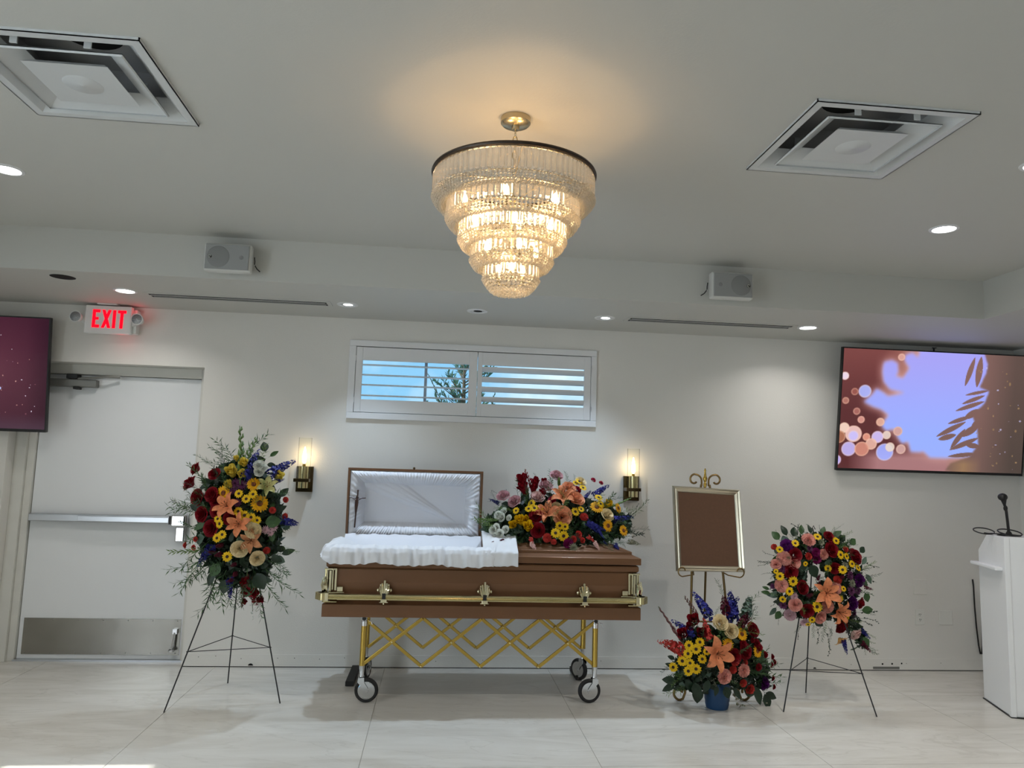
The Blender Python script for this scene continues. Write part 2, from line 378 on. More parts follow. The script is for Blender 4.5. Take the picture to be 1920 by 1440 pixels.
MB().tube([(-2.72,.1,2.065),(-2.5,.06,2.085),(-2.42,.1,2.09)], .01).build('closer_arm', 'closer', cl, smooth=True)
MB().box(-2.8, -2.72, .08, .15, 2.066, 2.1).build('arm_bracket', 'black', cl, bevel=.004)
fr = MB().box(-3.12, -3.04, .1, .24, 0, 2.18).box(-3.04, -2.99, .125, .24, 0, 2.13).box(-1.83, -1.776, .125, .24, 0, 2.18).box(-3.04, -1.83, .125, .24, 2.104, 2.18)
struct(fr.build('trim_1', 'frame_white', bevel=.003))
th = struct(MB().box(-3.0, -1.8, .12, .22, 0, .012).build('trim_2', 'alu'))
struct(MB().box(-3.12, -1.77, .24, .26, 0, 2.2).build('trim_3', 'void'))

# ------------------------------------------------------------------ window with shutters
wn = struct(MB().box(-.706, 1.227, -.022, .0, 1.835, 1.883).box(-.706, 1.227, -.022, 0, 2.395, 2.442).box(-.706, -.655, -.022, 0, 1.883, 2.395).box(1.182, 1.227, -.022, 0, 1.883, 2.395).build('window_1', 'trim_white', bevel=.003))
rv = MB().box(-.66, 1.18, 0, WT, 1.868, 1.885).box(-.66, 1.18, 0, WT, 2.392, 2.41).box(-.676, -.66, 0, WT, 1.885, 2.392).box(1.18, 1.196, 0, WT, 1.885, 2.392)
rv.build('window_reveal', 'trim_white', wn)
for side, (x0, x1, a0, a1, tilt) in enumerate([(-.652, .281, -.603, .217, .02), (.285, 1.18, .32, 1.129, .62)]):
    p = MB().box(x0, a0, -.016, .014, 1.887, 2.39).box(a1, x1, -.016, .014, 1.887, 2.39).box(a0, a1, -.014, .012, 2.289, 2.39).box(a0, a1, -.014, .012, 1.887, 1.985)
    p = p.build('shutter_frame', 'trim_white', wn, bevel=.002)
    for z in ((2.253, 2.175, 2.098, 2.017) if side == 0 else (2.256, 2.177, 2.1, 2.022)):
        c, s_ = math.cos(tilt), math.sin(tilt); lv = []
        for k in range(12):
            a = 2*PI*k/12; u, v = .032*math.cos(a), .0055*math.sin(a)
            lv.append((u*c - v*s_, z + u*s_*-1 + v*c) if False else (-.001 + u*c + v*s_, z - u*s_ + v*c))
        MB().prism(lv, a0, a1, 'X').build('louver', 'trim_white', p, smooth=True)
    for zz in (1.98, 2.3):
        xh = x0-.004 if side == 0 else x1+.002
        MB().box(xh, xh+.006, -.022, -.012, zz-.02, zz+.02).build('hinge', 'trim_white', p)
MB().box(-.66, 1.18, .15, .155, 1.885, 2.392).build('pane', 'window_glass', wn)
MB().box(-.13, -.108, .14, .165, 1.885, 2.392).box(-.66, 1.18, .14, .17, 1.885, 1.9).box(-.66, 1.18, .14, .17, 2.377, 2.392).build('sash_bar', 'glass_frame', wn)

# conifer outside the window
tr = thing('conifer_tree', 'feathery green conifer tree seen through the shuttered window', 'tree', (.36, 5.2, -.2))
MB().tube([(.36,5.2,-.2),(.37,5.2,1.2),(.35,5.21,2.3),(.34,5.2,3.2)], [.1,.07,.035,.008]).build('trunk', 'tree_bark', tr, smooth=True)
r2 = random.Random(5); nd = MB(); brs = MB()
for i in range(64):
    z = .5 + 2.6*i/64; a = r2.uniform(0, 2*PI); L = (.2 + .75*max(0, (3.1-z))**.75*.62)*r2.uniform(.6, 1.15)
    p0 = Vector((.35, 5.2, z)); d = Vector((math.cos(a), math.sin(a)*.8, r2.uniform(.55, 1.0))).normalized()
    p1 = p0 + d*L; brs.tube([p0, (p0+p1)/2 + Vector((0,0,-.02)), p1], [.012, .008, .003], 5)
    for k in range(int(60*L)+14):
        t = r2.uniform(.15, 1.05); q = p0.lerp(p1, t); e = (d*.6 + Vector((r2.gauss(0,.6), r2.gauss(0,.6), r2.uniform(.0,.8)))).normalized()
        l = r2.uniform(.05, .13); sw = e.cross(Vector((r2.random(), r2.random(), r2.random()))).normalized()*l*.11
        nd.add([q, q+e*l*.5+sw, q+e*l, q+e*l*.5-sw], [(0,1,2,3)])
brs.build('branch', 'tree_bark', tr); f_ = nd.build('needles', 'needle', tr); f_['kind'] = 'stuff'
for (pz, ang, L) in [((.16,5.1,2.2), (-.55,0,1), .85), ((.05,5.15,2.25), (-.35,0,1), .5), ((.7,5.1,2.2), (.25,0,1), .5)]:
    nb = MB(); tw = MB(); p0 = Vector(pz); d = Vector(ang).normalized(); p1 = p0+d*L; tw.tube([p0, p1], [.008, .002], 5)
    for k in range(70):
        t = r2.random()**.8; q = p0.lerp(p1, t); e = (d + Vector((r2.gauss(0,.55), r2.gauss(0,.3), r2.gauss(.1,.3)))).normalized(); l = r2.uniform(.03,.1)*(1.2-t)
        sw = e.cross(Vector((0,1,.2))).normalized()*l*.12; nb.add([q, q+e*l*.5+sw, q+e*l, q+e*l*.5-sw], [(0,1,2,3)])
    b_ = tw.build('branch', 'tree_bark', tr); n_ = nb.build('needles', 'needle', b_); n_['kind'] = 'stuff'

# ------------------------------------------------------------------ ceiling fixtures
def diffuser(x0, x1, y0, y1, label):
    cx, cy = (x0+x1)/2, (y0+y1)/2; h = (x1-x0)/2
    t = thing('air_diffuser', label, 'air vent', (cx, cy, Z2), 'square ceiling air diffusers')
    def ring(ho, hi, zo, zi, name, m):
        mb = MB(); ro = [(cx-ho,cy-ho,zo),(cx+ho,cy-ho,zo),(cx+ho,cy+ho,zo),(cx-ho,cy+ho,zo)]; ri = [(cx-hi,cy-hi,zi),(cx+hi,cy-hi,zi),(cx+hi,cy+hi,zi),(cx-hi,cy+hi,zi)]
        ro2 = [(a, b, c+.0025) for a, b, c in ro]; ri2 = [(a, b, c+.0025) for a, b, c in ri]
        mb.loft([ro, ri, ri2, ro2, ro], cap=False); return mb.build(name, m, t)
    ring(h, h-.035, Z2-.012, Z2-.012, 'outer_flange', 'vent_white')
    MB().box(cx-h, cx+h, cy-h, cy-h+.004, Z2-.012, Z2).box(cx-h, cx+h, cy+h-.004, cy+h, Z2-.012, Z2).box(cx-h, cx-h+.004, cy-h, cy+h, Z2-.012, Z2).box(cx+h-.004, cx+h, cy-h, cy+h, Z2-.012, Z2).build('flange_edge', 'vent_white', t)
    ring(h-.035, h-.1, Z2-.012, Z2+.055, 'outer_cone', 'vent_white')
    pl = MB().box(cx-h+.02, cx+h-.02, cy-h+.02, cy+h-.02, Z2+.19, Z2+.2)
    for a, b, c, d in [(-h+.02, h-.02, -h+.02, -h+.03), (-h+.02, h-.02, h-.03, h-.02), (-h+.02, -h+.03, -h+.03, h-.03), (h-.03, h-.02, -h+.03, h-.03)]: pl.box(cx+a, cx+b, cy+c, cy+d, Z2+.03, Z2+.19)
    pl.build('plenum', 'vent_dark', t)
    MB().lathe([(.12, 0), (.12, .004)], (cx, cy, Z2+.184), 28).build('duct_opening', 'void', t)
    m_ = h*.72; c_ = h*.46
    ring(m_, m_-.085, Z2-.018, Z2+.03, 'middle_cone', 'vent_white'); ring(m_, m_-.004, Z2-.018, Z2-.024, 'cone_lip', 'vent_white')
    p = MB().loft([[(cx-c_,cy-c_,Z2-.024),(cx+c_,cy-c_,Z2-.024),(cx+c_,cy+c_,Z2-.024),(cx-c_,cy+c_,Z2-.024)], [(cx-c_*.86,cy-c_*.86,Z2-.006),(cx+c_*.86,cy-c_*.86,Z2-.006),(cx+c_*.86,cy+c_*.86,Z2-.006),(cx-c_*.86,cy+c_*.86,Z2-.006)]]).build('centre_plate', 'vent_white', t)
    MB().lathe([(.07, 0), (.063, -.004), (.01, -.0035), (.008, -.005)], (cx, cy, Z2-.0235), 28).build('centre_dimple', 'vent_white', p, smooth=True)
    for sx_ in (-1, 1):
        for sy_ in (-1, 1): MB().box(cx+sx_*.12-.012, cx+sx_*.12+.012, cy+sy_*(m_+.012)-.003, cy+sy_*(m_+.012)+.003, Z2-.012, Z2+.12).build('support_clip', 'vent_white', t)
diffuser(*VENTS[0], 'square white ceiling air diffuser left of the chandelier')
diffuser(*VENTS[1], 'square white ceiling air diffuser right of the chandelier')

def downlight(x, y, z, label, power=DOWN_W, col=(1, .965, .92), aim=None, r=.058, spread=2.4):
    t = thing('recessed_downlight', label, 'ceiling light', (x, y, z), 'recessed ceiling downlights')
    MB().lathe([(r+.018, 0), (r+.016, -.005), (r+.002, -.006), (r, -.002)], (x, y, z), 32, cap=False).build('trim_ring', 'trim_white', t, smooth=True)
    MB().lathe([(r, -.0015), (r*.5, -.003), (.001, -.0032)], (x, y, z), 32, cap=False).build('lens', 'lamp_white', t, smooth=True)
    lamp('AREA', 'downlight_lamp', (x, y, z-.012), power, col, t, (0, 0, -1), r*1.9, spread)
    return t
downlight(-2.155, -.59, Z1, 'lit recessed downlight beside the exit sign', DOWN_W*.55)
downlight(2.725, -.516, Z1, 'lit recessed downlight left of the big wall screen', DOWN_W*.55)
downlight(-2.17, -2.025, Z2, 'lit recessed downlight cut by the left edge of the photo', DOWN_W*1.6)
downlight(2.735, -2.044, Z2, 'lit recessed downlight in the raised ceiling above the big screen', DOWN_W*1.8)
downlight(2.56, -2.9, Z2, 'lit recessed downlight cut by the right edge of the photo', DOWN_W*1.3, r=.05)
for i, (x, y) in enumerate([(-2.17,-4.6),(.25,-4.7),(2.73,-4.6),(-2.17,-6.6),(.25,-6.8),(2.73,-6.6),(-2.17,-8.5),(2.73,-8.5)]):  # unseen downlights added behind the viewer to light the room
    downlight(x, y, Z2, 'unseen downlight added for light behind the viewer, '+['front left','front middle','front right','mid left','mid centre','mid right','far left','far right'][i], DOWN_W*.42)

def gimbal(x, y, label, aim, power):
    z = Z1
    t = thing('gimbal_spotlight', label, 'ceiling light', (x, y, z), 'gimbal spotlights in the soffit')
    MB().lathe([(.075, 0), (.073, -.005), (.052, -.006), (.05, -.001)], (x, y, z), 32, cap=False).build('trim_ring', 'trim_white', t, smooth=True)
    MB().lathe([(.05, -.001), (.046, -.004), (.03, -.0025)], (x, y, z), 32, cap=False).build('inner_ring', 'vent_white', t, smooth=True)
    MB().lathe([(.034, -.003), (.001, -.0035)], (x+.006, y-.006, z), 24, cap=False).build('lens', 'lamp_white' if power else 'void', t)
    if power: lamp('SPOT', 'spot_lamp', (x, y, z-.015), power*4, (.66, .82, 1), t, aim, .018, spot=1.95)
    return t
gimbal(-.678, -.504, 'small lit gimbal spotlight above the left end of the window', (.12, -.22, -1), CASKET_W)
gimbal(1.179, -.492, 'small lit gimbal spotlight above the right end of the window', (-.1, -.22, -1), CASKET_W)
gimbal(.242, -.509, 'unlit gimbal spotlight in the soffit above the middle of the window', (0, 0, -1), 0)
t = thing('open_light_hole', 'empty black round hole in the soffit left of the exit sign', 'ceiling hole', (-2.409, -.909, Z1))
MB().lathe([(.074, -.0012), (.001, -.0012)], (-2.409, -.909, Z1), 32, cap=False).build('dark_hole', 'void', t)
MB().torus((-2.409, -.909, Z1-.001), .075, .0015, 32, 6).build('cut_edge', 'ceil', t)
t = thing('cover_plate', 'faint square blank cover plate in the soffit below the chandelier', 'cover plate', (.344, -.929, Z1))
MB().box(.294, .394, -.979, -.879, Z1-.004, Z1).build('plate', 'ceil', t, bevel=.002); MB().lathe([(.016, 0), (.014, -.003)], (.344, -.929, Z1-.004), 16).build('cap', 'ceil', t)

def slot_diffuser(x0, x1, y, label):
    t = thing('slot_diffuser', label, 'air vent', ((x0+x1)/2, y, Z1), 'long slot air diffusers in the soffit')
    MB().box(x0-.03, x1+.03, y-.078, y+.066, Z1-.005, Z1).build('frame', 'ceil', t, bevel=.001)
    for k in range(2): MB().box(x0, x1, y-.054+k*.06, y-.016+k*.06, Z1-.0062, Z1-.0045).build('slot', 'void', t)
    for k in range(2): MB().box(x0+.01, x1-.01, y-.037+k*.06, y-.033+k*.06, Z1-.0075, Z1-.006).build('blade', 'vent_white', t)
slot_diffuser(-2.02, -.82, -.5, 'long white slot diffuser in the soffit right of the exit sign')
slot_diffuser(1.36, 2.59, -.5, 'long white slot diffuser in the soffit left of the big screen')

def speaker(x0, x1, mirror, label):
    z0, z1 = 2.628, 2.802; yf = -1.215; cx = (x0+x1)/2
    t = thing('wall_speaker', label, 'speaker', (cx, -SOF, (z0+z1)/2), 'white loudspeakers on the soffit')
    def ring(y, k, dz): return [(x0+k, y, z0+k+dz), (x1-k, y, z0+k+dz), (x1-k, y, z1-k+dz), (x0+k, y, z1-k+dz)]
    MB().loft([ring(yf, .004, 0), ring(yf+.01, 0, 0), ring(-1.16, .0, .0), ring(-1.1, .022, .012)]).build('cabinet', 'speaker_white', t, bevel=.01)
    gr = MB().box(x0+.01, x1-.01, yf-.007, yf, z0+.01, z1-.01).build('grille', 'grille', t, bevel=.006)
    s_ = -1 if mirror else 1
    wx = cx - s_*.052; tx = cx + s_*.085
    MB().lathe([(.068, .0), (.06, .0035), (.02, .002)], (wx, yf-.0065, (z0+z1)/2), 32, 'Y').build('woofer_outline', 'grille_shade', gr, smooth=True)
    MB().lathe([(.014, .0), (.01, .002)], (tx, yf-.0065, (z0+z1)/2), 20, 'Y').build('tweeter_outline', 'grille_shade', gr, smooth=True)
    bx = cx - s_*.1
    bd = MB().lathe([(.012, .0), (.012, .0012)], (bx, yf-.0105, (z0+z1)/2-.002), 20, 'Y').build('badge', 'black', gr)
    MB().torus((bx, yf-.0125, (z0+z1)/2-.002), .0085, .0014, 20, 6, 'Y', .5, 5.2).tube([(bx-.002, yf-.0126, (z0+z1)/2-.006), (bx+.001, yf-.0126, (z0+z1)/2), (bx+.004, yf-.0126, (z0+z1)/2-.002)], .001, 5).build('logo', 'plate', bd)
    MB().box(cx-.04, cx+.04, -1.12, -SOF, (z0+z1)/2-.03, (z0+z1)/2+.04).build('bracket', 'speaker_white', t)
    ex = (x1+.006) if not mirror else (x0-.006)
    MB().tube([(ex, -1.15, 2.74), (ex+s_*.004, -1.15, 2.715), (ex+s_*.001, -1.14, 2.695), (ex+s_*.012, -1.12, 2.675), (ex+s_*.02, -1.08, 2.67)], .0035, 6).build('cable', 'black', t, smooth=True)
    MB().torus((ex, -1.15, 2.715), .024, .004, 20, 6, 'X', -1.4, 1.4).build('mount_knob', 'speaker_white', t)
speaker(-1.462, -1.184, False, 'white loudspeaker on the soffit left of the chandelier')
speaker(1.722, 2.0, True, 'white loudspeaker on the soffit right of the chandelier')

# ------------------------------------------------------------------ chandelier
CX, CY = .256, -2.967
ch = thing('chandelier', 'large five-tier crystal chandelier glowing warm under the ceiling', 'chandelier', (CX, CY, Z2))
MB().lathe([(.001, Z2), (.06, Z2), (.06, Z2-.022), (.052, Z2-.03), (.016, Z2-.034), (.014, Z2-.05), (.001, Z2-.05)], (CX, CY, 0), 32).build('ceiling_canopy', 'nickel', ch, smooth=True)
for k in range(5):
    z = Z2-.062-k*.031; mb = MB()
    pts = [(.0085*math.cos(a), .017*math.sin(a)) for a in [2*PI*i/14 for i in range(15)]]
    mb.tube([(CX+(u if k % 2 else 0), CY+(0 if k % 2 else u), z+v_) for u, v_ in pts], .0028, 6, cap=False); mb.build('chain_link', 'nickel', ch, smooth=True)
MB().tube([(CX,CY,Z2-.21),(CX,CY,2.25)], .007, 8).build('centre_rod', 'nickel', ch, smooth=True)
TIERS = [(.315, 2.625, 2.537, 84), (.258, 2.531, 2.453, 68), (.207, 2.446, 2.370, 56), (.158, 2.366, 2.290, 44), (.106, 2.288, 2.212, 32)]
MB().torus((CX, CY, 2.634), .318, .0085, 72, 8).build('top_ring', 'ring_dark', ch, smooth=True)
for i, (R_, zt, zb, n) in enumerate(TIERS):
    fr_ = MB().torus((CX, CY, zt+.002), R_-.006, .003, 48, 6).torus((CX, CY, zb+.006), R_-.01, .002, 48, 6)
    for k in range(4):
        a = k*PI/2+.4*i; fr_.tube([(CX,CY,zt+.002),(CX+(R_-.006)*math.cos(a),CY+(R_-.006)*math.sin(a),zt+.002)], .003, 6)
    fr_.build('tier_frame', 'nickel', ch)
    wd_ = 2*PI*R_/n*.86; hh = zt-zb
    cm = MB(); prof = [(0, .25), (-.1*hh, 1), (-.84*hh, 1), (-hh, .12)]
    rings = []
    for dz, k in prof:
        w2, d2 = wd_/2*k, .0055*k
        rings.append([(w2, 0, dz), (w2*.45, -d2, dz), (-w2*.45, -d2, dz), (-w2, 0, dz), (-w2*.45, d2, dz), (w2*.45, d2, dz)])
    cm.loft(rings); me = cm.mesh('crystal_prism', 'crystal')
    for k in range(n):
        a = 2*PI*(k+.5*(i % 2))/n
        obj_from(me, 'crystal_prism', ch, (CX+R_*math.cos(a), CY+R_*math.sin(a), zt), Quaternion((0,0,1), a+PI/2))
    # bead swags from the prisms' foot inwards and down to the next tier
    R2_, z2_ = (TIERS[i+1][0]-.004, TIERS[i+1][1]+.004) if i < 4 else (.01, 2.168)
    bd = MB(); rows = 9 if i < 4 else 10
    for q in range(rows):
        t_ = (q/rows)**1.25; rr = R_ + .004 - (R_-R2_)*t_; zz = zb+.002 - ((.03*math.sin(PI*min(1, t_*1.15))) + (zb-z2_)*t_*(1 if i == 4 else .4) if i == 4 else .034*math.sin(PI*t_*.92)+.004)
        nb_ = max(8, int(2*PI*rr/.0155))
        for k in range(nb_):
            a = 2*PI*(k+.5*(q % 2))/nb_; x, y = CX+rr*math.cos(a), CY+rr*math.sin(a); s_ = .0076; tz = zz + rnd.uniform(-.002, .002)
            bd.add([(x+s_,y,tz),(x,y+s_,tz),(x-s_,y,tz),(x,y-s_,tz),(x,y,tz+s_*.9),(x,y,tz-s_*.9)], [(0,1,4),(1,2,4),(2,3,4),(3,0,4),(1,0,5),(2,1,5),(3,2,5),(0,3,5)])
    b_ = bd.build('bead_swag', 'bead', ch); b_['kind'] = 'stuff'
bm_ = MB().ball((0,0,0), .011, .011, .024, 10, 7).mesh('bulb', 'bulb_warm', True); sk_ = MB().lathe([(.009,-.055),(.009,-.022),(.006,-.02)], (0,0,0), 10).mesh('socket', 'nickel', True)
for R_, z, n, a0 in [(.2, 2.505, 6, .3), (.15, 2.415, 5, .9), (.1, 2.335, 4, .2), (.055, 2.262, 3, .5)]:
    for k in range(n):
        a = a0 + 2*PI*k/n
        b_ = obj_from(bm_, 'bulb', ch, (CX+R_*math.cos(a), CY+R_*math.sin(a), z)); obj_from(sk_, 'socket', b_, (0,0,0), world=False)
for k in range(4):
    a = PI/4 + k*PI/2; lamp('POINT', 'chandelier_lamp', (CX+.16*math.cos(a), CY+.16*math.sin(a), 2.47), CHAND_W, (1, .62, .3), ch, size=.04)
lamp('POINT', 'chandelier_lamp', (CX, CY-.03, 2.3), CHAND_W*.6, (1, .62, .3), ch, size=.03)

# ------------------------------------------------------------------ exit sign
t = thing('exit_sign', 'white exit sign with red glowing letters and two lamp heads', 'exit sign', (-2.455, -.005, 2.5))
MB().box(-2.62, -2.292, -.115, -.07, 2.396, 2.605).build('housing', 'sign', t, bevel=.008)
MB().box(-2.6, -2.27, -.07, 0, 2.41, 2.59).build('back_box', 'sign', t, bevel=.004)
MB().box(-2.54, -2.4, -.12, -.02, 2.602, Z1).build('mounting_canopy', 'sign', t, bevel=.003)
yl = -.1165
def letter(polys):
    mb = MB()
    for p in polys: mb.prism(p, yl-.002, yl+.002)
    mb.build('letter', 'exit_red', t)
zb_, zt_, bw = 2.438, 2.572, .021
def R4(x0, x1, z0, z1): return [(x0,z0),(x1,z0),(x1,z1),(x0,z1)]
letter([R4(-2.563, -2.563+bw, zb_, zt_), R4(-2.542, -2.512, zt_-bw, zt_), R4(-2.542, -2.52, 2.496, 2.516), R4(-2.542, -2.512, zb_, zb_+bw)])
letter([[(-2.498,zb_),(-2.477,zb_),(-2.433,zt_),(-2.454,zt_)], [(-2.454,zb_),(-2.433,zb_),(-2.477,zt_),(-2.498,zt_)]])
letter([R4(-2.421, -2.4, zb_, zt_)])
letter([R4(-2.387, -2.328, zt_-bw, zt_), R4(-2.368, -2.347, zb_, zt_-bw)])
for s_, hx in ((-1, -2.668), (1, -2.238)):
    MB().prism([(hx-s_*.05, 2.46), (hx-s_*.01, 2.485), (hx-s_*.01, 2.53), (hx-s_*.05, 2.56)], -.1, -.06).build('arm', 'sign', t)
    hd = MB().lathe([(.03, 0), (.042, .05), (.042, .06)], (hx, -.09, 2.508), 24, 'Y', cap=True).build('lamp_head', 'sign', t, smooth=True)
    MB().lathe([(.039, .058), (.034, .062), (.002, .064)], (hx, -.09, 2.508), 24, 'Y', cap=False).build('lamp_lens', 'reflector', hd, smooth=True)
lamp('POINT', 'exit_lamp', (-2.36, -.1, 2.37), .06, (1, .03, .05), t, size=.04)
lamp('POINT', 'exit_lamp', (-2.25, -.1, 2.575), .05, (1, .03, .05), t, size=.04)
for c_ in t.children:
    if c_.name != 'mounting_canopy': c_.location.z -= .01

# ------------------------------------------------------------------ wall screens (picture painted per vertex, the panel itself glows)
def paint_mat(name):
    m = bpy.data.materials.new(name); m.use_nodes = True; tt = m.node_tree; tt.nodes.clear()
    o = tt.nodes.new('ShaderNodeOutputMaterial'); e = tt.nodes.new('ShaderNodeEmission'); a = tt.nodes.new('ShaderNodeAttribute'); a.attribute_name = 'picture'
    gl = tt.nodes.new('ShaderNodeBsdfGlossy'); gl.inputs['Roughness'].default_value = .15; gl.inputs['Color'].default_value = (.03, .03, .03, 1); ad = tt.nodes.new('ShaderNodeAddShader')
    tt.links.new(a.outputs['Color'], e.inputs['Color']); tt.links.new(e.outputs[0], ad.inputs[0]); tt.links.new(gl.outputs[0], ad.inputs[1]); tt.links.new(ad.outputs[0], o.inputs[0]); MATS[name] = m
paint_mat('screen_picture')
def inside(poly, X, Y):
    r = np.zeros(X.shape, bool); n = len(poly); j = n-1
    for i in range(n):
        xi, yi = poly[i]; xj, yj = poly[j]
        c = ((yi > Y) != (yj > Y)) & (X < (xj-xi)*(Y-yi)/((yj-yi) if yj != yi else 1e-9)+xi); r ^= c; j = i
    return r
def blur(a, k):
    for _ in range(2):
        p = np.pad(a, ((k,k),(k,k)) + (((0,0),) if a.ndim == 3 else ()), mode='edge'); c = np.cumsum(p, 0); c = np.concatenate([c[:1]*0, c]); q = (c[2*k+1:]-c[:-2*k-1])/(2*k+1)
        c = np.cumsum(q, 1); c = np.concatenate([c[:, :1]*0, c], 1); a = (c[:, 2*k+1:]-c[:, :-2*k-1])/(2*k+1)
    return a
def picture_right(nu, nv):
    u = (np.arange(nu)+.5)/nu; v = (np.arange(nv)+.5)/nv; U, V = np.meshgrid(u, v)
    X = 160+U*1860; Y = 110 + V*1190 + .028*(X-160)
    lerp = lambda a, b, t: np.array(a)*(1-t[..., None]) + np.array(b)*t[..., None]
    img = lerp((120, 66, 64), (88, 42, 44), np.clip((Y-150)/600, 0, 1)); img = lerp((1, 1, 1), (1, 1, 1), V)*img
    low = np.clip((Y-1080)/120, 0, 1)*np.clip((X-250)/300, 0, 1); img = img*(1-low[..., None]) + np.array((164, 116, 118))*low[..., None]
    wm = np.clip((X-560)/200, 0, 1)*np.clip((700-Y)/300, 0, 1); img = img*(1-.5*wm[..., None]) + np.array((178, 120, 104))*.5*wm[..., None]
    blue = [(910,120),(1700,120),(1660,400),(1660,700),(1600,900),(1580,1190),(1280,1195),(1080,1195),(1010,1135),(880,1140),(850,1030),(790,1055),(740,990),(700,905),(620,930),(570,870),(640,770),(560,715),(480,690),(380,640),(470,560),(500,505),(570,540),(620,580),(790,545),(640,515),(570,440),(550,330),(560,240),(640,220),(700,250),(710,340),(690,380),(760,400),(820,300),(770,230),(770,170),(840,140),(900,190)]
    b = inside(blue, X, Y).astype(float); h = blur(b, 7); img = img*(1-np.clip(h*1.3, 0, 1)[..., None]) + np.array((206, 156, 150))*np.clip(h*1.3, 0, 1)[..., None]
    b2 = blur(b, 2); bc = lerp((164, 160, 240), (150, 172, 252), np.clip((Y-200)/800, 0, 1)); img = img*(1-b2[..., None]) + bc*b2[..., None]
    for cx, cy, r, c in [(185,385,38,(240,222,240)),(390,535,62,(170,180,250)),(205,630,32,(176,116,104)),(320,735,34,(168,104,96)),(368,818,34,(214,150,138)),(290,540,34,(150,84,76)),(735,190,34,(214,160,150)),
                         (205,900,50,(244,214,196)),(300,960,80,(236,196,190)),(300,980,50,(196,186,246)),(430,990,36,(224,150,128)),(630,970,40,(226,206,196)),(540,990,58,(206,190,246)),(480,1060,55,(226,176,160)),(560,840,40,(222,170,150)),
                         (620,1140,84,(160,172,252)),(260,1110,70,(190,178,240)),(390,1110,70,(206,136,118)),(140,1220,50,(190,176,244)),(670,1090,44,(226,210,200)),(780,1110,46,(206,164,160)),(160,990,60,(170,110,84)),(740,930,44,(206,156,146))]:
        d = np.sqrt((X-cx)**2+(Y-cy)**2); a = np.clip((r+6-d)/10, 0, 1)[..., None]; ed = np.clip(1-abs(d-r)/14, 0, 1)[..., None]*a
        img = img*(1-a*.92) + np.array(c)*a*.92; img = img*(1-ed*.5) + np.array((250, 210, 180))*ed*.5
    brown = lerp((132, 98, 92), (78, 66, 60), np.clip((X-1550)/350, 0, 1)*.7 + np.clip((Y-300)/1000, 0, 1)*.3)
    tree = [(1560,120),(2200,120),(2200,1500),(1240,1320),(1290,1250),(1480,1180),(1560,1060),(1540,900),(1480,760),(1600,640),(1640,520),(1540,480),(1600,330),(1610,250)]
    tm = blur(inside(tree, X, Y).astype(float), 1)
    R_ = np.random.RandomState(4); leaves = []
    for x0, y0, x1, y1, wd_ in [(1475,180,1390,470,26),(1540,170,1510,480,34),(1400,560,1640,510,16),(1370,650,1600,560,20),(1310,720,1600,620,22),(1240,850,1480,770,22),(1130,980,1420,830,26),(1150,1010,1330,960,28),(1280,1100,1420,900,26),(1270,1115,1560,990,26),(1260,1180,1560,1150,22),(1400,800,1560,700,34),(1430,1060,1580,1080,28),(1380,980,1560,860,36),(1480,880,1600,820,40)]: leaves.append((x0,y0,x1,y1,wd_))
    for x0, y0, x1, y1, wd_ in leaves:
        dx, dy = x1-x0, y1-y0; L = math.hypot(dx, dy); s_ = ((X-x0)*dx+(Y-y0)*dy)/L/L; p = abs((X-x0)*dy-(Y-y0)*dx)/L
        wv = wd_*np.sin(np.clip(s_, 0, 1)*PI)**.7; tm = np.maximum(tm, np.clip((wv-p)/5+.5, 0, 1)*((s_ > 0) & (s_ < 1)))
    img = img*(1-tm[..., None]) + brown*tm[..., None]
    for k in range(46):
        x, y = R_.uniform(1520, 1990), R_.uniform(200, 1330); r = R_.uniform(3, 13); c = [(190, 186, 226), (150, 120, 84), (168, 136, 96)][k % 3]
        a = (np.clip((r - np.sqrt(((X-x)/1.0)**2 + ((Y-y)*R_.uniform(.6, 1.6))**2))/4, 0, 1)*.8)[..., None]; img = img*(1-a) + np.array(c)*a
    yl_ = np.clip((Y-1180)/80, 0, 1)*np.clip(1-abs(X-1420)/190, 0, 1)*.8; img = img*(1-yl_[..., None]) + np.array((156, 122, 86))*yl_[..., None]
    return img
def picture_left(nu, nv):
    u = (np.arange(nu)+.5)/nu; v = (np.arange(nv)+.5)/nv; U, V = np.meshgrid(u, v); R_ = np.random.RandomState(2)
    img = np.zeros((nv, nu, 3)) + np.array((66, 30, 46)); g = np.clip(1-np.hypot((U-.72)*1.8, (V-.45))/.6, 0, 1)[..., None]
    img = img*(1-g) + np.array((96, 52, 66))*g; e = np.clip((U-.9)/.1, 0, 1)[..., None]*.45; img = img*(1-e) + np.array((40, 16, 30))*e
    lo = np.clip((V-.86)/.12, 0, 1)[..., None]*.5; img = img*(1-lo) + np.array((84, 70, 84))*lo
    for k in range(90):
        x, y, r = R_.beta(4, 2.2), R_.beta(4, 3), R_.uniform(.002, .007); c = [(226, 220, 236), (196, 150, 140), (130, 84, 96)][k % 3]
        a = np.clip((r-np.hypot((U-x)*1.74, V-y))/.002, 0, 1)[..., None]; img = img*(1-a) + np.array(c)*a
    for x, y, r in [(.757,.62,.02),(.775,.64,.015),(.74,.63,.02)]:
        a = np.clip((r-np.hypot((U-x)*1.74, V-y))/.006, 0, 1)[..., None]; img = img*(1-a) + np.array((186, 200, 246))*a
    return img
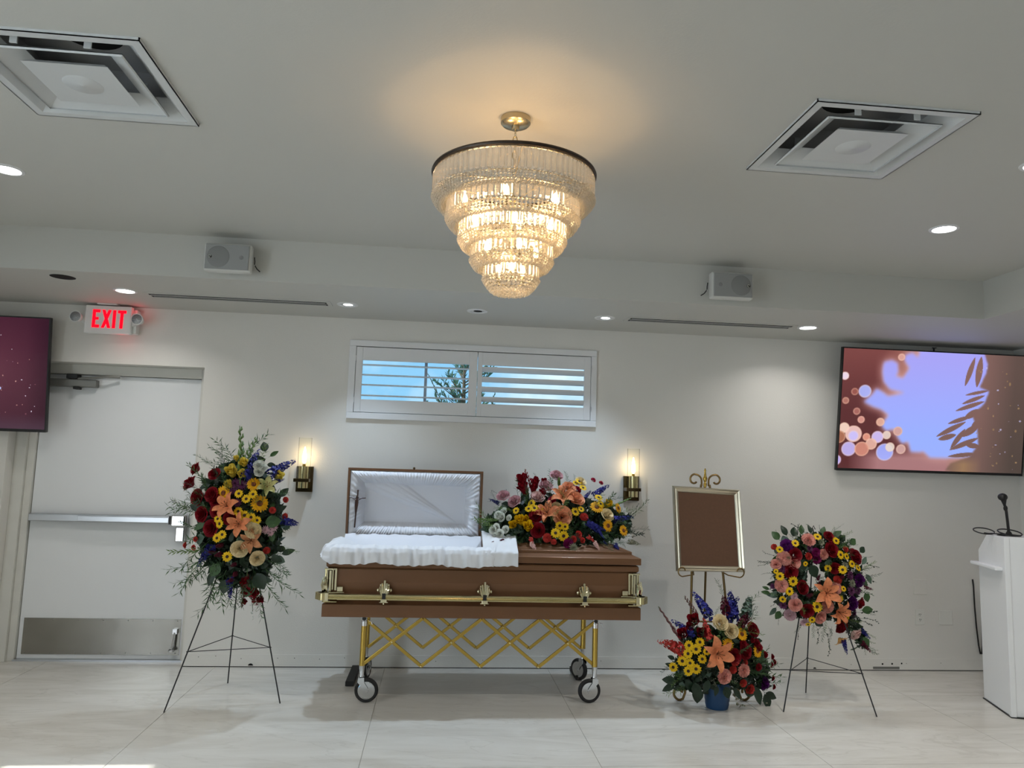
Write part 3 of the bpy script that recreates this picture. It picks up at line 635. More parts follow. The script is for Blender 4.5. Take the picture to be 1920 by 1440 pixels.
def screen(x0, x1, zb, zt, yb, yt, pic, label, glow, nu=288, nv=162):
    t = thing('wall_screen', label, 'television', ((x0+x1)/2, 0, (zb+zt)/2), 'flat screens on the back wall')
    up = Vector((0, yt-yb, zt-zb)); L = up.length; up.normalize(); nrm = Vector((0, -up.z, up.y)); base = Vector((0, yb, zb))
    def P(x, h, d): return Vector((x, 0, 0)) + base + up*h + nrm*d
    def bx(a, b, h0, h1, d0, d1):
        mb = MB(); mb.loft([[P(a,h0,d0),P(b,h0,d0),P(b,h1,d0),P(a,h1,d0)],[P(a,h0,d1),P(b,h0,d1),P(b,h1,d1),P(a,h1,d1)]]); return mb
    bx(x0, x1, 0, L, -.03, 0).build('cabinet', 'black', t, bevel=.003)
    e = .012; bz = MB()
    for a, b, h0, h1 in [(x0, x1, 0, e*1.7), (x0, x1, L-e*.8, L), (x0, x0+e*.8, e*1.7, L-e*.8), (x1-e*.8, x1, e*1.7, L-e*.8)]:
        q = bx(a, b, h0, h1, 0, .004); bz.add(q.v, q.f)
    bz.build('bezel', 'black', t)
    xa, xb, ha, hb = x0+e*.8, x1-e*.8, e*1.7, L-e*.8
    mb = MB().grid(lambda u, v: P(xa+(xb-xa)*u, hb+(ha-hb)*v, .001), nu, nv); o = mb.build('screen', 'screen_picture', t)
    img = pic(nu, nv)/255.; img = np.where(img <= .04045, img/12.92, ((img+.055)/1.055)**2.4)*glow
    at_ = o.data.color_attributes.new('picture', 'FLOAT_COLOR', 'CORNER'); arr = np.ones((nv*nu, 4, 4), np.float32); arr[:, :, :3] = img.reshape(-1, 1, 3)
    at_.data.foreach_set('color', arr.ravel())
    MB().box((x0+x1)/2-.25, (x0+x1)/2+.25, -.055, 0, (zb+zt)/2-.2, (zb+zt)/2+.2).build('wall_mount', 'black', t)
    return t
tv = screen(3.176, 4.775, 1.558, 2.537, -.06, -.2, picture_right, 'large wall screen showing blue sky, bokeh dots and brown leaves', .85)
MB().box(3.945, 3.955, -.2, -.19, 2.53, 2.562).box(3.935, 3.97, -.2, -.19, 2.56, 2.566).build('camera_clip', 'black', tv)
screen(-4.27, -2.834, 1.649, 2.478, -.06, -.15, picture_left, 'dark maroon wall screen with tiny sparkles beside the exit door', .8)

# ------------------------------------------------------------------ sconces
def sconce(x, label):
    z0 = 1.272; t = thing('wall_sconce', label, 'wall lamp', (x, 0, 1.4), 'glass tube wall sconces')
    MB().box(x-.062, x+.062, -.022, 0, z0, z0+.19).build('back_plate', 'bronze', t, bevel=.002)
    MB().box(x-.064, x+.05, -.125, -.01, z0+.075, z0+.1).build('holder_band', 'bronze', t, bevel=.002)
    MB().lathe([(.036, z0+.03), (.036, z0+.19), (.033, z0+.19), (.033, z0+.03)], (x, -.075, 0), 28, cap=False).build('metal_sleeve', 'gold_pale', t, smooth=True)
    MB().lathe([(.047, z0+.1), (.047, z0+.4), (.0445, z0+.4), (.0445, z0+.1)], (x, -.075, 0), 32, cap=False).build('glass_tube', 'clear_glass', t, smooth=True)
    MB().torus((x, -.075, z0+.4), .0458, .0018, 32, 6).build('glass_rim', 'clear_glass', t, smooth=True)
    MB().lathe([(.012, z0+.03), (.012, z0+.2), (.009, z0+.21)], (x, -.075, 0), 14).build('socket', 'gold', t, smooth=True)
    MB().lathe([(.006, z0+.21), (.0145, z0+.225), (.0155, z0+.265), (.01, z0+.3), (.003, z0+.335)], (x, -.075, 0), 14).build('bulb', 'filament', t, smooth=True)
    lamp('POINT', 'sconce_lamp', (x, -.075, z0+.275), SCONCE_W, (1, .74, .42), t, size=.02)
sconce(-.985, 'glass tube wall sconce glowing beside the tall standing flower spray')
sconce(1.517, 'glass tube wall sconce glowing above the casket flowers')

# ------------------------------------------------------------------ wall plates and cable
def plate(x, z, w_, h, name, label, cat, outlet=False, rec=False):
    t = thing(name, label, cat, (x, 0, z))
    MB().box(x-w_/2, x+w_/2, -.006, 0, z-h/2, z+h/2).build('plate', 'wall' if rec else 'plate', t, bevel=.002)
    if outlet:
        for s_ in (-1, 1):
            rc = MB().lathe([(.017, 0), (.016, .002)], (x, -.006, z+s_*.02), 16, 'Y').build('receptacle', 'plate', t)
            MB().box(x-.008, x-.005, -.0095, -.007, z+s_*.02-.002, z+s_*.02+.008).box(x+.005, x+.008, -.0095, -.007, z+s_*.02-.002, z+s_*.02+.008).box(x-.002, x+.002, -.0095, -.007, z+s_*.02-.01, z+s_*.02-.006).build('slots', 'black', rc)
    else:
        for s_ in (-1, 1): MB().lathe([(.003, 0), (.002, .0015)], (x, -.006, z+s_*h*.35), 8, 'Y').build('screw', 'plate', t)
plate(3.886, .413, .074, .118, 'wall_outlet', 'white double wall outlet near the podium', 'outlet', True)
plate(2.532, .454, .074, .118, 'wall_outlet', 'white wall outlet between flower basket and wreath', 'outlet', True)
plate(4.108, .411, .11, .112, 'blank_wall_plate', 'square blank wall plate right of the outlet by the podium', 'wall plate')
plate(3.898, .65, .112, .118, 'patched_wall_box', 'painted-over square patch on the wall above the outlet', 'wall patch', rec=True)
t = MB().tube([(4.349,-.004,.716),(4.352,-.008,.66),(4.352,-.012,.5),(4.36,-.012,.35),(4.372,-.014,.2),(4.383,-.016,.135),(4.392,-.018,.135),(4.398,-.02,.2),(4.402,-.022,.4),(4.404,-.03,.6)], .0055, 8).build('wall_cable', 'black', smooth=True)
tag(t, 'black cable looping down the wall behind the podium', 'cable')

# ------------------------------------------------------------------ casket
KX0, KX1, KY0, KY1 = -.681, 1.357, -.91, -.27
ks = thing('casket', 'brown metal half-open casket with white lining and gold handles', 'casket', ((KX0+KX1)/2, (KY0+KY1)/2, .535))
def rect(ins, z, x0=KX0, x1=KX1, y0=KY0, y1=KY1, ch=0.):
    a, b, c, d = x0+ins, x1-ins, y0+ins, y1-ins
    if not ch: return [(a,c,z),(b,c,z),(b,d,z),(a,d,z)]
    return [(a+ch,c,z),(b-ch,c,z),(b,c+ch,z),(b,d-ch,z),(b-ch,d,z),(a+ch,d,z),(a,d-ch,z),(a,c+ch,z)]
MB().loft([rect(0,.535), rect(0,.612), rect(.035,.634), rect(.035,.64)]).build('base_moulding', 'casket', ks, bevel=.004)
MB().loft([rect(.034,.64,ch=.03), rect(.02,.75,ch=.03), rect(.026,.833,ch=.03)]).build('body', 'casket', ks, bevel=.006)
rim = MB(); rim.loft([rect(.024,.833), rect(.012,.845), rect(.012,.872), rect(.02,.88)]); rim.build('rim', 'casket', ks, bevel=.004)
HX = .338
def frect(ins, z): return [(HX,KY0+ins,z),(KX1-ins,KY0+ins,z),(KX1-ins,KY1-ins,z),(HX,KY1-ins,z)]
MB().loft([frect(0,.886), frect(0,.928), frect(.05,.948), frect(.05,.966), frect(.075,.972), frect(.14,1.0), frect(.24,1.016)]).build('foot_lid', 'casket', ks, bevel=.003)
# bed inside the open half
def bed(u, v):
    x = KX0+.05 + (HX-KX0-.05)*u; y = KY0+.05 + (KY1-KY0-.08)*v
    e = min(u, v, 1-v)*6; z = .9 + .022*min(1, e) + .006*math.sin(x*31+y*17) + .004*math.sin(y*53-x*19)
    return (x, y, z)
MB().grid(bed, 40, 24).build('mattress', 'satin', ks, smooth=True)
# white throw hanging over the rim of the open half: one strip round the left end and along the front
RX, RY, RC = KX0+.012, KY0+.012, .07
def rim_at(q):
    """q in metres along the rim from the back of the left end, round the corner, to the middle of the front"""
    L1 = (KY1-.09)-(RY+RC); A = RC*PI/2
    if q < L1: return Vector((RX, KY1-.09-q)), Vector((-1, 0))
    if q < L1+A: t = (q-L1)/RC; return Vector((RX+RC-RC*math.cos(t), RY+RC-RC*math.sin(t))), Vector((-math.cos(t), -math.sin(t)))
    return Vector((RX+RC+q-L1-A, RY)), Vector((0, -1))
RLEN = (KY1-.09)-(RY+RC) + RC*PI/2 + (HX+.06-RX-RC)
def drape(u, v):
    q = u*RLEN; sl = (v-.4)*.035; b, n = rim_at(max(0, min(RLEN, q+sl*0)))
    front = max(0, min(1, -n.y)); qq = q - .05*v
    rip = .7*math.sin(qq*74+1.6*math.sin(qq*11)) + .45*math.sin(qq*121+.7) + .5*math.sin(qq*33+1)
    rough = .35*math.sin(qq*190+v*9)+.3*math.sin(v*22+qq*40)
    hem = (.893 - .026*front) - .02*max(0, u-.55)*front + .006*math.sin(q*17) + .004*rip
    pr_ = [(0, -.16, .925), (.18, -.1, .955), (.36, -.03, .978), (.5, .018, .962), (.62, .034, .938), (.8, .042, .905), (1, .046, hem)]
    for (a0, d0, z0), (a1, d1, z1) in zip(pr_, pr_[1:]):
        if v <= a1+1e-9: t = (v-a0)/(a1-a0); t = t*t*(3-2*t)*.5+t*.5; d = d0+(d1-d0)*t; z = z0+(z1-z0)*t; break
    k = min(1, v*2.2); d += (.011*rip+.0035*rough)*k*(.5+.5*v); z += (.006*rip+.004*rough)*k*(1-v*.7)
    p = b + n*d
    return (p.x - (.02*(v-.4) if front > .9 else 0), p.y, z)
th_ = MB().grid(drape, 340, 34).build('lining_throw', 'cloth', ks, smooth=True); th_.data.polygons.foreach_set('use_smooth', [True]*len(th_.data.polygons))
sm = th_.modifiers.new('solid', 'SOLIDIFY'); sm.thickness = .003
# lining running from the raised lid down into the open half
def skirt(u, v):
    x = KX0+.055 + (HX-KX0-.06)*u; y = -.33 - .2*v; w_ = .004*math.sin(x*41+3*v)+.003*math.sin(x*87+1)
    return (x, y + w_, 1.0 - .085*math.sin(PI/2*v)**.8 + w_*.6)
o = MB().grid(skirt, 90, 14).build('lid_skirt', 'satin', ks, smooth=True)
def fdr(u, v):
    # square corner of the throw folded over the foot lid
    x = HX-.02 + .225*u; L = v*.36
    wob = .004*math.sin(x*70+v*4) + .003*math.sin(x*31+v*11)
    pts = [(0, -.62, 1.045), (.13, -.74, 1.03), (.22, -.835, .99), (.26, -.875, .966), (.3, -.925, .945), (.42, -.932, .858)]
    L = v*.42
    for (a, y0, z0), (b, y1, z1) in zip(pts, pts[1:]):
        if L <= b+1e-9: t = (L-a)/(b-a); y = y0+(y1-y0)*t; z = z0+(z1-z0)*t; break
    return (x + .03*(1-v)*(1-u)*-1*0, y + wob*(v > .5) - .004, z + .006 + abs(wob) + .03*(1-u)*max(0, .35-v))
o = MB().grid(fdr, 28, 30).build('lining_throw', 'cloth', ks, smooth=True); sm = o.modifiers.new('solid', 'SOLIDIFY'); sm.thickness = .003
# raised head lid with gathered lining
LX0, LX1, LZ0, LZ1 = -.633, .338, .95, 1.464
LYB, LYT = -.285, -.315
def LY(z): return LYB + (LYT-LYB)*(z-LZ0)/(LZ1-LZ0)
def LP(x, z, d): return (x, LY(z)+d, z)
lid = MB()
fw = .017
for (a, b, c, d) in [(LX0,LX1,LZ1-fw,LZ1),(LX0,LX1,LZ0,LZ0+fw),(LX0,LX0+fw,LZ0+fw,LZ1-fw),(LX1-fw,LX1,LZ0+fw,LZ1-fw)]:
    lid.loft([[LP(a,c,0),LP(b,c,0),LP(b,d,0),LP(a,d,0)], [LP(a,c,.1),LP(b,c,.1),LP(b,d,.1),LP(a,d,.1)]])
lid.loft([[LP(LX0,LZ0,.1),LP(LX1,LZ0,.1),LP(LX1,LZ1,.1),LP(LX0,LZ1,.1)], [LP(LX0+.08,LZ0+.08,.13),LP(LX1-.08,LZ0+.08,.13),LP(LX1-.08,LZ1-.08,.13),LP(LX0+.08,LZ1-.08,.13)]])
hl = lid.build('head_lid', 'casket', ks, bevel=.002)
MB().ball(LP(-.165, LZ1+.008, .03), .009).lathe([(.005, 0), (.005, .012)], LP(-.165, LZ1-.002, .03), 8).build('lid_catch', 'bronze', hl, smooth=True)
ox0, ox1, oz0, oz1 = LX0+fw, LX1-fw, LZ0+fw, LZ1-fw
ix0, ix1, iz0, iz1 = -.51, .212, 1.078, 1.352
def roll(side):
    def fn(u, v):
        if side == 'top': a, b = Vector((ox0,oz1)).lerp(Vector((ox1,oz1)), u), Vector((ix0,iz1)).lerp(Vector((ix1,iz1)), u); s_ = u*(ox1-ox0)
        if side == 'bot': a, b = Vector((ox0,oz0)).lerp(Vector((ox1,oz0)), u), Vector((ix0,iz0)).lerp(Vector((ix1,iz0)), u); s_ = u*(ox1-ox0)+3
        if side == 'lef': a, b = Vector((ox0,oz0)).lerp(Vector((ox0,oz1)), u), Vector((ix0,iz0)).lerp(Vector((ix0,iz1)), u); s_ = u*(oz1-oz0)+5
        if side == 'rig': a, b = Vector((ox1,oz0)).lerp(Vector((ox1,oz1)), u), Vector((ix1,iz0)).lerp(Vector((ix1,iz1)), u); s_ = u*(oz1-oz0)+8
        p = a.lerp(b, v); big = 2.2 if side == 'rig' else (.6 if side == 'lef' else 1)
        fr_ = 290 if side in ('top', 'bot') else 150
        rp_ = math.sin(s_*fr_ + 1.3*math.sin(s_*33) + (v-.5)*(2.2 if side != 'top' else 1.4)*math.sin(s_*19)*1.5) * .0026*big + .002*math.sin(s_*fr_*.43+2)*big
        d = .012 + .05*v - .052*math.sin(PI*min(1, v*1.02))**.8 + rp_*math.sin(PI*v)**.5
        return LP(p.x, p.y, d)
    return fn
for sd_ in ('top', 'bot', 'lef', 'rig'):
    o = MB().grid(roll(sd_), 260 if sd_ in ('top', 'bot') else 110, 14).build('gathered_lining', 'satin', hl, smooth=True); o.data.polygons.foreach_set('use_smooth', [True]*len(o.data.polygons))
def fan(u, v):
    x = ix0-.01 + (ix1-ix0+.02)*u; z = iz0-.01 + (iz1-iz0+.02)*v
    dx, dz = (ix1-.03)-x, z-(iz0-.01); a = math.atan2(dz, max(dx, 1e-4)); r = math.hypot(dx, dz)
    lo, hi = .35, .62; d = 0
    if lo < a < hi and dx > 0:
        t = (a-lo)/(hi-lo); d = -.02*math.sin(PI*t)*min(1, r*3) - .006*abs(math.sin(t*PI*4))*min(1, r*3)
    elif a <= lo: d = .002
    return LP(x, z, .062+d)
MB().grid(fan, 150, 70).build('pleated_panel', 'satin', hl, smooth=True)
# gold handle bar, arms and corner pieces
hb = MB()
prof = [(-.013,-.0), (-.017,.004), (-.017,.010), (-.013,.013), (-.015,.017), (-.013,.021), (-.017,.024), (-.017,.031), (-.011,.036), (0,.036), (0,0)]
hb.prism([(KY0-.024+a, .646+b) for a, b in prof], -.655, 1.33, 'X'); hb.build('handle_bar', 'gold_pale', ks)
for x in (-.298, .335, .979):
    ar = MB(); yb_ = KY0-.0
    for k, (dx, wz) in enumerate([(-.026,.03), (-.014,.052), (0,.07), (.014,.052), (.026,.03)]):
        ar.tube([(x+dx, KY0+.018, .688+wz*.9), (x+dx, KY0-.012, .69+wz), (x+dx*.9, KY0-.03, .69+wz*.3), (x+dx*.45, KY0-.036, .672)], [.006, .0085, .008, .005], 8)
    for s_ in (-1, 1): ar.ball((x+s_*.04, KY0-.005, .704), .009, .007, .012)
    ar.box(x-.03, x+.03, KY0+.0, KY0+.02, .68, .74)
    arm = ar.build('handle_arm', 'gold_bright', ks, smooth=True)
    MB().box(x-.011, x+.011, KY0-.046, KY0-.036, .655, .69).build('arm_slot', 'black', arm)
    MB().box(x-.019, x+.019, KY0-.048, KY0-.034, .636, .656).box(x-.028, x+.028, KY0-.04, KY0-.02, .632, .637).ball((x, KY0-.036, .626), .006).build('arm_clip', 'gold_bright', arm, bevel=.002)
for s_, xc in ((-1, KX0+.024), (1, KX1-.024)):
    def q(x): return xc + s_*x
    cn = MB()
    for dx, dw, y0, z0, z1 in [(-.052,.014,KY0+.004,.695,.826),(-.034,.01,KY0-.002,.7,.832),(-.018,.016,KY0+.002,.69,.82),(.002,.01,KY0+.014,.7,.832),(.016,.008,KY0+.03,.7,.826)]:
        a, b = sorted((q(dx-dw/2), q(dx+dw/2))); cn.box(a, b, y0, y0+.03, z0, z1)
    a, b = sorted((q(-.058), q(.02))); cn.box(a, b, KY0+.004, KY0+.03, .822, .833)
    co = cn.build('corner_panel', 'gold_bright', ks, bevel=.003)
    a, b = sorted((q(-.11), q(.02))); MB().loft([[(q(-.11),KY0-.012,.684),(q(.0),KY0-.03,.684),(q(.03),KY0+.01,.684),(q(-.1),KY0+.02,.684)],[(q(-.11),KY0-.012,.69),(q(.0),KY0-.03,.69),(q(.03),KY0+.01,.69),(q(-.1),KY0+.02,.69)]]).build('corner_shelf', 'gold_bright', co, bevel=.002)
    a, b = sorted((q(-.1), q(-.062))); MB().box(a, b, KY0-.002, KY0+.02, .69, .722).build('corner_foot', 'gold_bright', co, bevel=.004)
    lf = MB()
    for k in range(4): lf.tube([(q(.0+.007*k), KY0-.012+.006*k, .69), (q(.004+.008*k), KY0-.02+.008*k, .73), (q(.0+.008*k), KY0-.006+.006*k, .762+.006*k)], [.009,.011,.003], 8)
    lf.build('leaf_ornament', 'gold_bright', co, smooth=True)
    a, b = sorted((q(-.02), q(.012))); MB().box(a, b, KY0-.05, KY0-.012, .638, .69).build('bar_socket', 'gold_bright', co, bevel=.004)
    for k in range(3): MB().lathe([(.024, -.022), (.026, -.02), (.026, .02), (.024, .022)], (q(.018+.012*k), KY0-.03+.016*k, .666), 16).build('bar_end', 'gold_pale', co, smooth=True)
    a, b = sorted((q(-.07), q(.02))); MB().box(a, b, KY0-.04, KY0+.01, .631, .637).build('lower_shelf', 'gold_pale', co, bevel=.002)

# crucifix leaning on the lid lining
cr = thing('crucifix', 'thin dark crucifix leaning on the white casket lid lining', 'crucifix', (-.56, -.325, 1.045))
MB().tube([(-.566,-.322,1.042),(-.553,-.34,1.3)], .0055, 6).tube([(-.612,-.338,1.254),(-.556,-.3365,1.249),(-.497,-.338,1.252)], .005, 6).ball((-.553,-.34,1.302), .007).build('cross', 'dark_wood', cr, smooth=True)
MB().ball((-.556,-.349,1.258), .009, .009, .011).tube([(-.556,-.349,1.25),(-.557,-.35,1.225),(-.558,-.35,1.2),(-.559,-.35,1.17),(-.56,-.345,1.13)], [.008,.013,.012,.009,.004], 8).tube([(-.6,-.344,1.256),(-.575,-.348,1.243),(-.556,-.35,1.236),(-.538,-.348,1.243),(-.514,-.344,1.255)], [.003,.005,.008,.005,.003], 6).build('figure', 'dark_wood', cr, smooth=True)

# ------------------------------------------------------------------ folding casket truck
tk = thing('casket_truck', 'folding gold scissor-frame casket truck on chrome caster wheels', 'casket cart', (.335, -.58, 0))
nodes_x = [-.43, -.051, .327, .704, 1.085]
def bar(y, xa, za, xb, zb_, m='gold'):
    d = Vector((xb-xa, 0, zb_-za)).normalized(); n = Vector((-d.z, 0, d.x))*.0105
    a, b = Vector((xa, y, za)), Vector((xb, y, zb_)); t2 = Vector((0, .006, 0))
    MB().loft([[a-n-t2, a+n-t2, a+n+t2, a-n+t2], [b-n-t2, b+n-t2, b+n+t2, b-n+t2]]).build('scissor_bar', m, tk, bevel=.002)
for y in (-.83, -.33):
    for i in range(4):
        a, b = nodes_x[i], nodes_x[i+1]
        bar(y-.007, a, .222, b, .52); bar(y+.007, a, .52, b, .222)
        MB().lathe([(.007, 0), (.006, .006), (.003, .008)], ((a+b)/2, y-.012, .371), 10, 'Y').build('pivot_rivet', 'gold_pale', tk, smooth=True)
        if i: MB().lathe([(.007, 0), (.006, .006), (.003, .008)], (a, y-.012, .222), 10, 'Y').build('pivot_rivet', 'gold_pale', tk, smooth=True)
def caster(x, y, ang, first=True):
    z = .075; lg = MB().lathe([(.0185, .225), (.0185, .47)], (x, y, 0), 18).build('leg', 'gold', tk, smooth=True)
    MB().lathe([(.021, .47), (.021, .5), (.018, .502), (.018, .53)], (x, y, 0), 18).build('leg_collar', 'chrome', lg, smooth=True)
    MB().lathe([(.013, 0), (.012, .004)], (x, y-.019, .516), 14, 'Y').build('leg_button', 'black', lg)
    MB().lathe([(.02, .225), (.018, .215), (.014, .17), (.016, .158)], (x, y, 0), 16).build('leg_socket', 'chrome', lg, smooth=True)
    MB().tube([(x+.028, y, .5), (x+.045, y-.004, .496), (x+.05, y-.004, .478)], .003, 6).build('latch_hook', 'chrome', lg)
    c, s_ = math.cos(ang), math.sin(ang); off = .034
    def W(u, v, zz): return (x + u*c - v*s_, y + u*s_ + v*c, zz)
    wh = []
    def lat(prof, n=28):
        mb = MB(); rings = []
        for r, h in prof: rings.append([W(off + r*math.cos(2*PI*k/n), h, z + r*math.sin(2*PI*k/n)) for k in range(n)])
        return mb.loft(rings, cap=True)
    ty = lat([(.052,-.013),(.066,-.015),(.074,-.008),(.075,0),(.074,.008),(.066,.015),(.052,.013)]).build('tire', 'rubber', tk, smooth=True)
    wl = lat([(.0535,-.014),(.049,-.016),(.046,-.010),(.034,-.008),(.03,-.012),(.016,-.014),(.012,-.02),(.012,.02),(.016,.014),(.046,.010),(.0535,.014)]).build('wheel_rim', 'chrome', tk, smooth=True)
    for sd in (-1, 1):
        fk = MB(); fp = [(-.02,.152),(.018,.156),(.02,.125),(.046,.088),(.048,.07),(.036,.06),(.024,.066),(.004,.098),(-.022,.125)]
        ra = [W(u, sd*.019, zz) for u, zz in fp]; rb = [W(u, sd*.0225, zz) for u, zz in fp]; fk.loft([ra, rb]); fk.build('fork', 'chrome', tk, bevel=.001)
    MB().tube([W(off, -.026, z), W(off, .026, z)], .007, 10).build('axle', 'chrome', tk)
caster(-.42, -.83, .0); caster(1.075, -.83, PI+.1); caster(-.44, -.33, 1.35); caster(1.095, -.33, 2.2)
for x in (-.43, 1.085): MB().tube([(x, -.83, .518), (x, -.33, .518)], .011, 10).build('cross_tube', 'chrome', tk, smooth=True)
for x0, x1, y0, y1, lb in [(-.556, -.5, -.484, -.06, 'black rubber block on the floor behind the left casket wheel'), (1.052, 1.094, -.315, -.05, 'black rubber block on the floor behind the right casket wheel')]:
    o = MB().box(x0, x1, y0, y1, 0, .032).build('floor_block', 'rubber', None, bevel=.003); tag(o, lb, 'block', 'black blocks behind the wheels')

# ------------------------------------------------------------------ gold easel with empty frame
ea = thing('display_easel', 'antique gold scrolled metal easel behind the flower basket', 'easel', (1.88, -.72, 0))
def scroll(c, r0, r1, a0, a1, plane='Y', n=26):
    return [(c[0] + (r0+(r1-r0)*i/n)*math.cos(a0+(a1-a0)*i/n), c[1], c[2] + (r0+(r1-r0)*i/n)*math.sin(a0+(a1-a0)*i/n)) for i in range(n+1)]
for s_ in (-1, 1):
    fx = 1.88 + s_*.222
    sc_ = scroll((fx, -.79, .055), .05, .012, (-PI/2 if s_ > 0 else -PI/2), (-PI/2 + s_*4.9)) 
    leg = [(1.88+s_*.03, -.66, 1.42), (1.88+s_*.11, -.7, .83), (1.88+s_*.13, -.74, .5), (1.88+s_*.16, -.77, .2), (1.88+s_*.185, -.79, .05), (1.88+s_*.2, -.79, .012)]
    lg = MB().tube(leg + sc_, .0085, 8).build('leg', 'antique_gold', ea, smooth=True)
    MB().tube([(1.88+s_*.025, -.655, 1.41)] + scroll((1.88+s_*.07, -.655, 1.445), .045, .045, PI if s_ > 0 else 0, PI/2, n=8) + scroll((1.88+s_*.075, -.655, 1.45), .042, .016, PI/2, PI/2 - s_*4.0, n=16), .007, 8).build('top_scroll', 'antique_gold', ea, smooth=True)
    MB().tube([(1.88+s_*.1, -.7, .83), (1.88+s_*.12, -.77, .815)] + scroll((1.88+s_*.2, -.775, .838), .036, .018, -PI/2 if s_ > 0 else -PI/2, -PI/2 + s_*4.6, n=18), .0045, 8).build('frame_hook', 'antique_gold', ea, smooth=True)
MB().tube([(1.885, -.63, 1.42), (1.9, -.62, .9), (1.93, -.5, .45), (1.95, -.36, .0)], .008, 8).build('leg', 'antique_gold', ea, smooth=True)
MB().lathe([(.008, 1.40), (.012, 1.425), (.007, 1.435), (.012, 1.45), (.016, 1.465), (.009, 1.48), (.006, 1.51), (.008, 1.52), (.002, 1.535)], (1.88, -.655, 0), 14).build('finial', 'gold', ea, smooth=True)
MB().tube([(1.76, -.705, .835), (2.0, -.705, .835)], .007, 8).build('cross_bar', 'antique_gold', ea, smooth=True)
MB().tube([(1.745, -.735, .5), (2.015, -.735, .5)], .006, 8).build('cross_bar', 'antique_gold', ea, smooth=True)
fr = thing('picture_frame', 'champagne silver picture frame with blank brown board on the easel', 'picture frame', (1.895, -.745, .84))
A_, B_, C_, D_ = at(1260, 911, -.67), at(1386, 919, -.67), at(1396, 1073, -.745), at(1267, 1071, -.745)
def FP(u, v, d):
    p = A_*(1-u)*(1-v) + B_*u*(1-v) + C_*u*v + D_*(1-u)*v
    return p + Vector((0, -.99, .13))*d
fu, fv = .085, .068
def fring(iu, iv, d): return [FP(iu,iv,d), FP(1-iu,iv,d), FP(1-iu,1-iv,d), FP(iu,1-iv,d)]
MB().loft([fring(0,0,0), fring(0,0,.012), fring(fu*.16,fv*.16,.02), fring(fu*.42,fv*.42,.012), fring(fu*.6,fv*.6,.016), fring(fu*.9,fv*.9,.008), fring(fu,fv,.004), fring(fu,fv,0)], cap=False).build('moulding', 'champagne', fr)
MB().loft([fring(fu*.8,fv*.8,.001), fring(fu*.8,fv*.8,.003)]).build('board', 'cork', fr)

# ------------------------------------------------------------------ podium and microphone
pd = thing('podium', 'white panel podium with small side shelf at the right edge', 'podium', (3.95, -.95, 0))
P0 = Vector((3.732, -1.138)); e1 = Vector((.123, .405)).normalized(); e2 = Vector((e1.y, -e1.x))
Lp, Wp = .423, .56
side = [(0, .006), (0, 1.14), (.27, 1.14), (Lp, 1.02), (Lp, .006)]
def PP(s_, w_, z): p = P0 + e1*s_ + e2*w_; return (p.x, p.y, z)
mb = MB(); mb.loft([[PP(s_, 0, z) for s_, z in side], [PP(s_, Wp, z) for s_, z in side]]); mb.build('cabinet', 'podium', pd, bevel=.004)
MB().loft([[PP(-.008,-.004,z), PP(.02,-.004,z), PP(.02,.03,z), PP(-.008,.03,z)] for z in (.004, 1.138)]).build('corner_post', 'podium', pd, bevel=.003)
MB().loft([[PP(-.01,-.006,z), PP(Lp+.006,-.006,z), PP(Lp+.006,Wp,z), PP(-.01,Wp,z)] for z in (0, .006)]).build('base_strip', 'black', pd)
MB().loft([[PP(.03,-.05,z), PP(Lp+.02,-.05,z), PP(Lp+.02,.0,z), PP(.03,.0,z)] for z in (.918, .94)]).build('side_shelf', 'podium', pd, bevel=.006)
mc = thing('microphone', 'black gooseneck microphone with foam ball on the podium', 'microphone', PP(.17, .1, 1.14))
bx_, by_, _ = PP(.17, .1, 0)
hx_ = at(1880, 932, by_-.03)
MB().lathe([(.07, 0), (.068, .008), (.02, .013), (.012, .03)], (bx_, by_, 1.14), 28).build('base', 'black', mc, smooth=True)
MB().tube([(bx_, by_, 1.15), (bx_-.012, by_-.006, 1.25), (hx_.x+.026, hx_.y+.008, hx_.z-.075), (hx_.x+.01, hx_.y, hx_.z-.05)], .009, 10).build('stem', 'black', mc, smooth=True)
MB().ball((hx_.x, hx_.y, hx_.z), .03, .03, .026).tube([(hx_.x+.006, hx_.y, hx_.z-.02), (hx_.x+.011, hx_.y, hx_.z-.055)], [.018, .008], 10).ball((hx_.x+.022, hx_.y+.006, hx_.z-.075), .014, .012, .02).build('foam_head', 'black', mc, smooth=True)
cbl = MB(); 
def loop(cx, cy, rx, ry, a0, a1, n=24, z=1.146): return [(cx+rx*math.cos(a0+(a1-a0)*i/n), cy+ry*math.sin(a0+(a1-a0)*i/n), z + .018*(1+math.sin(a0+(a1-a0)*i/n))) for i in range(n+1)]
lx, ly = bx_-.02, by_+.0
cbl.tube([(hx_.x+.008, hx_.y-.004, hx_.z-.06), (bx_-.022, by_-.02, 1.25), (bx_-.03, by_-.03, 1.19), (bx_-.035, by_-.03, 1.15)] + loop(bx_-.01, by_-.02, .075, .06, PI, 3.2*PI) + [(bx_-.1, by_+.05, 1.15)], .0042, 7)
cbl.tube(loop(bx_-.135, by_+.06, .07, .045, -.3, 5.6, z=1.147), .0042, 7); cbl.tube([(bx_-.1, by_+.1, 1.15), (bx_-.13, by_+.06, 1.152), (bx_-.11, by_+.03, 1.15)], .0042, 7)
tag(cbl.build('microphone_cable', 'black', None, smooth=True), 'coiled black microphone cable lying on the podium top', 'cable')

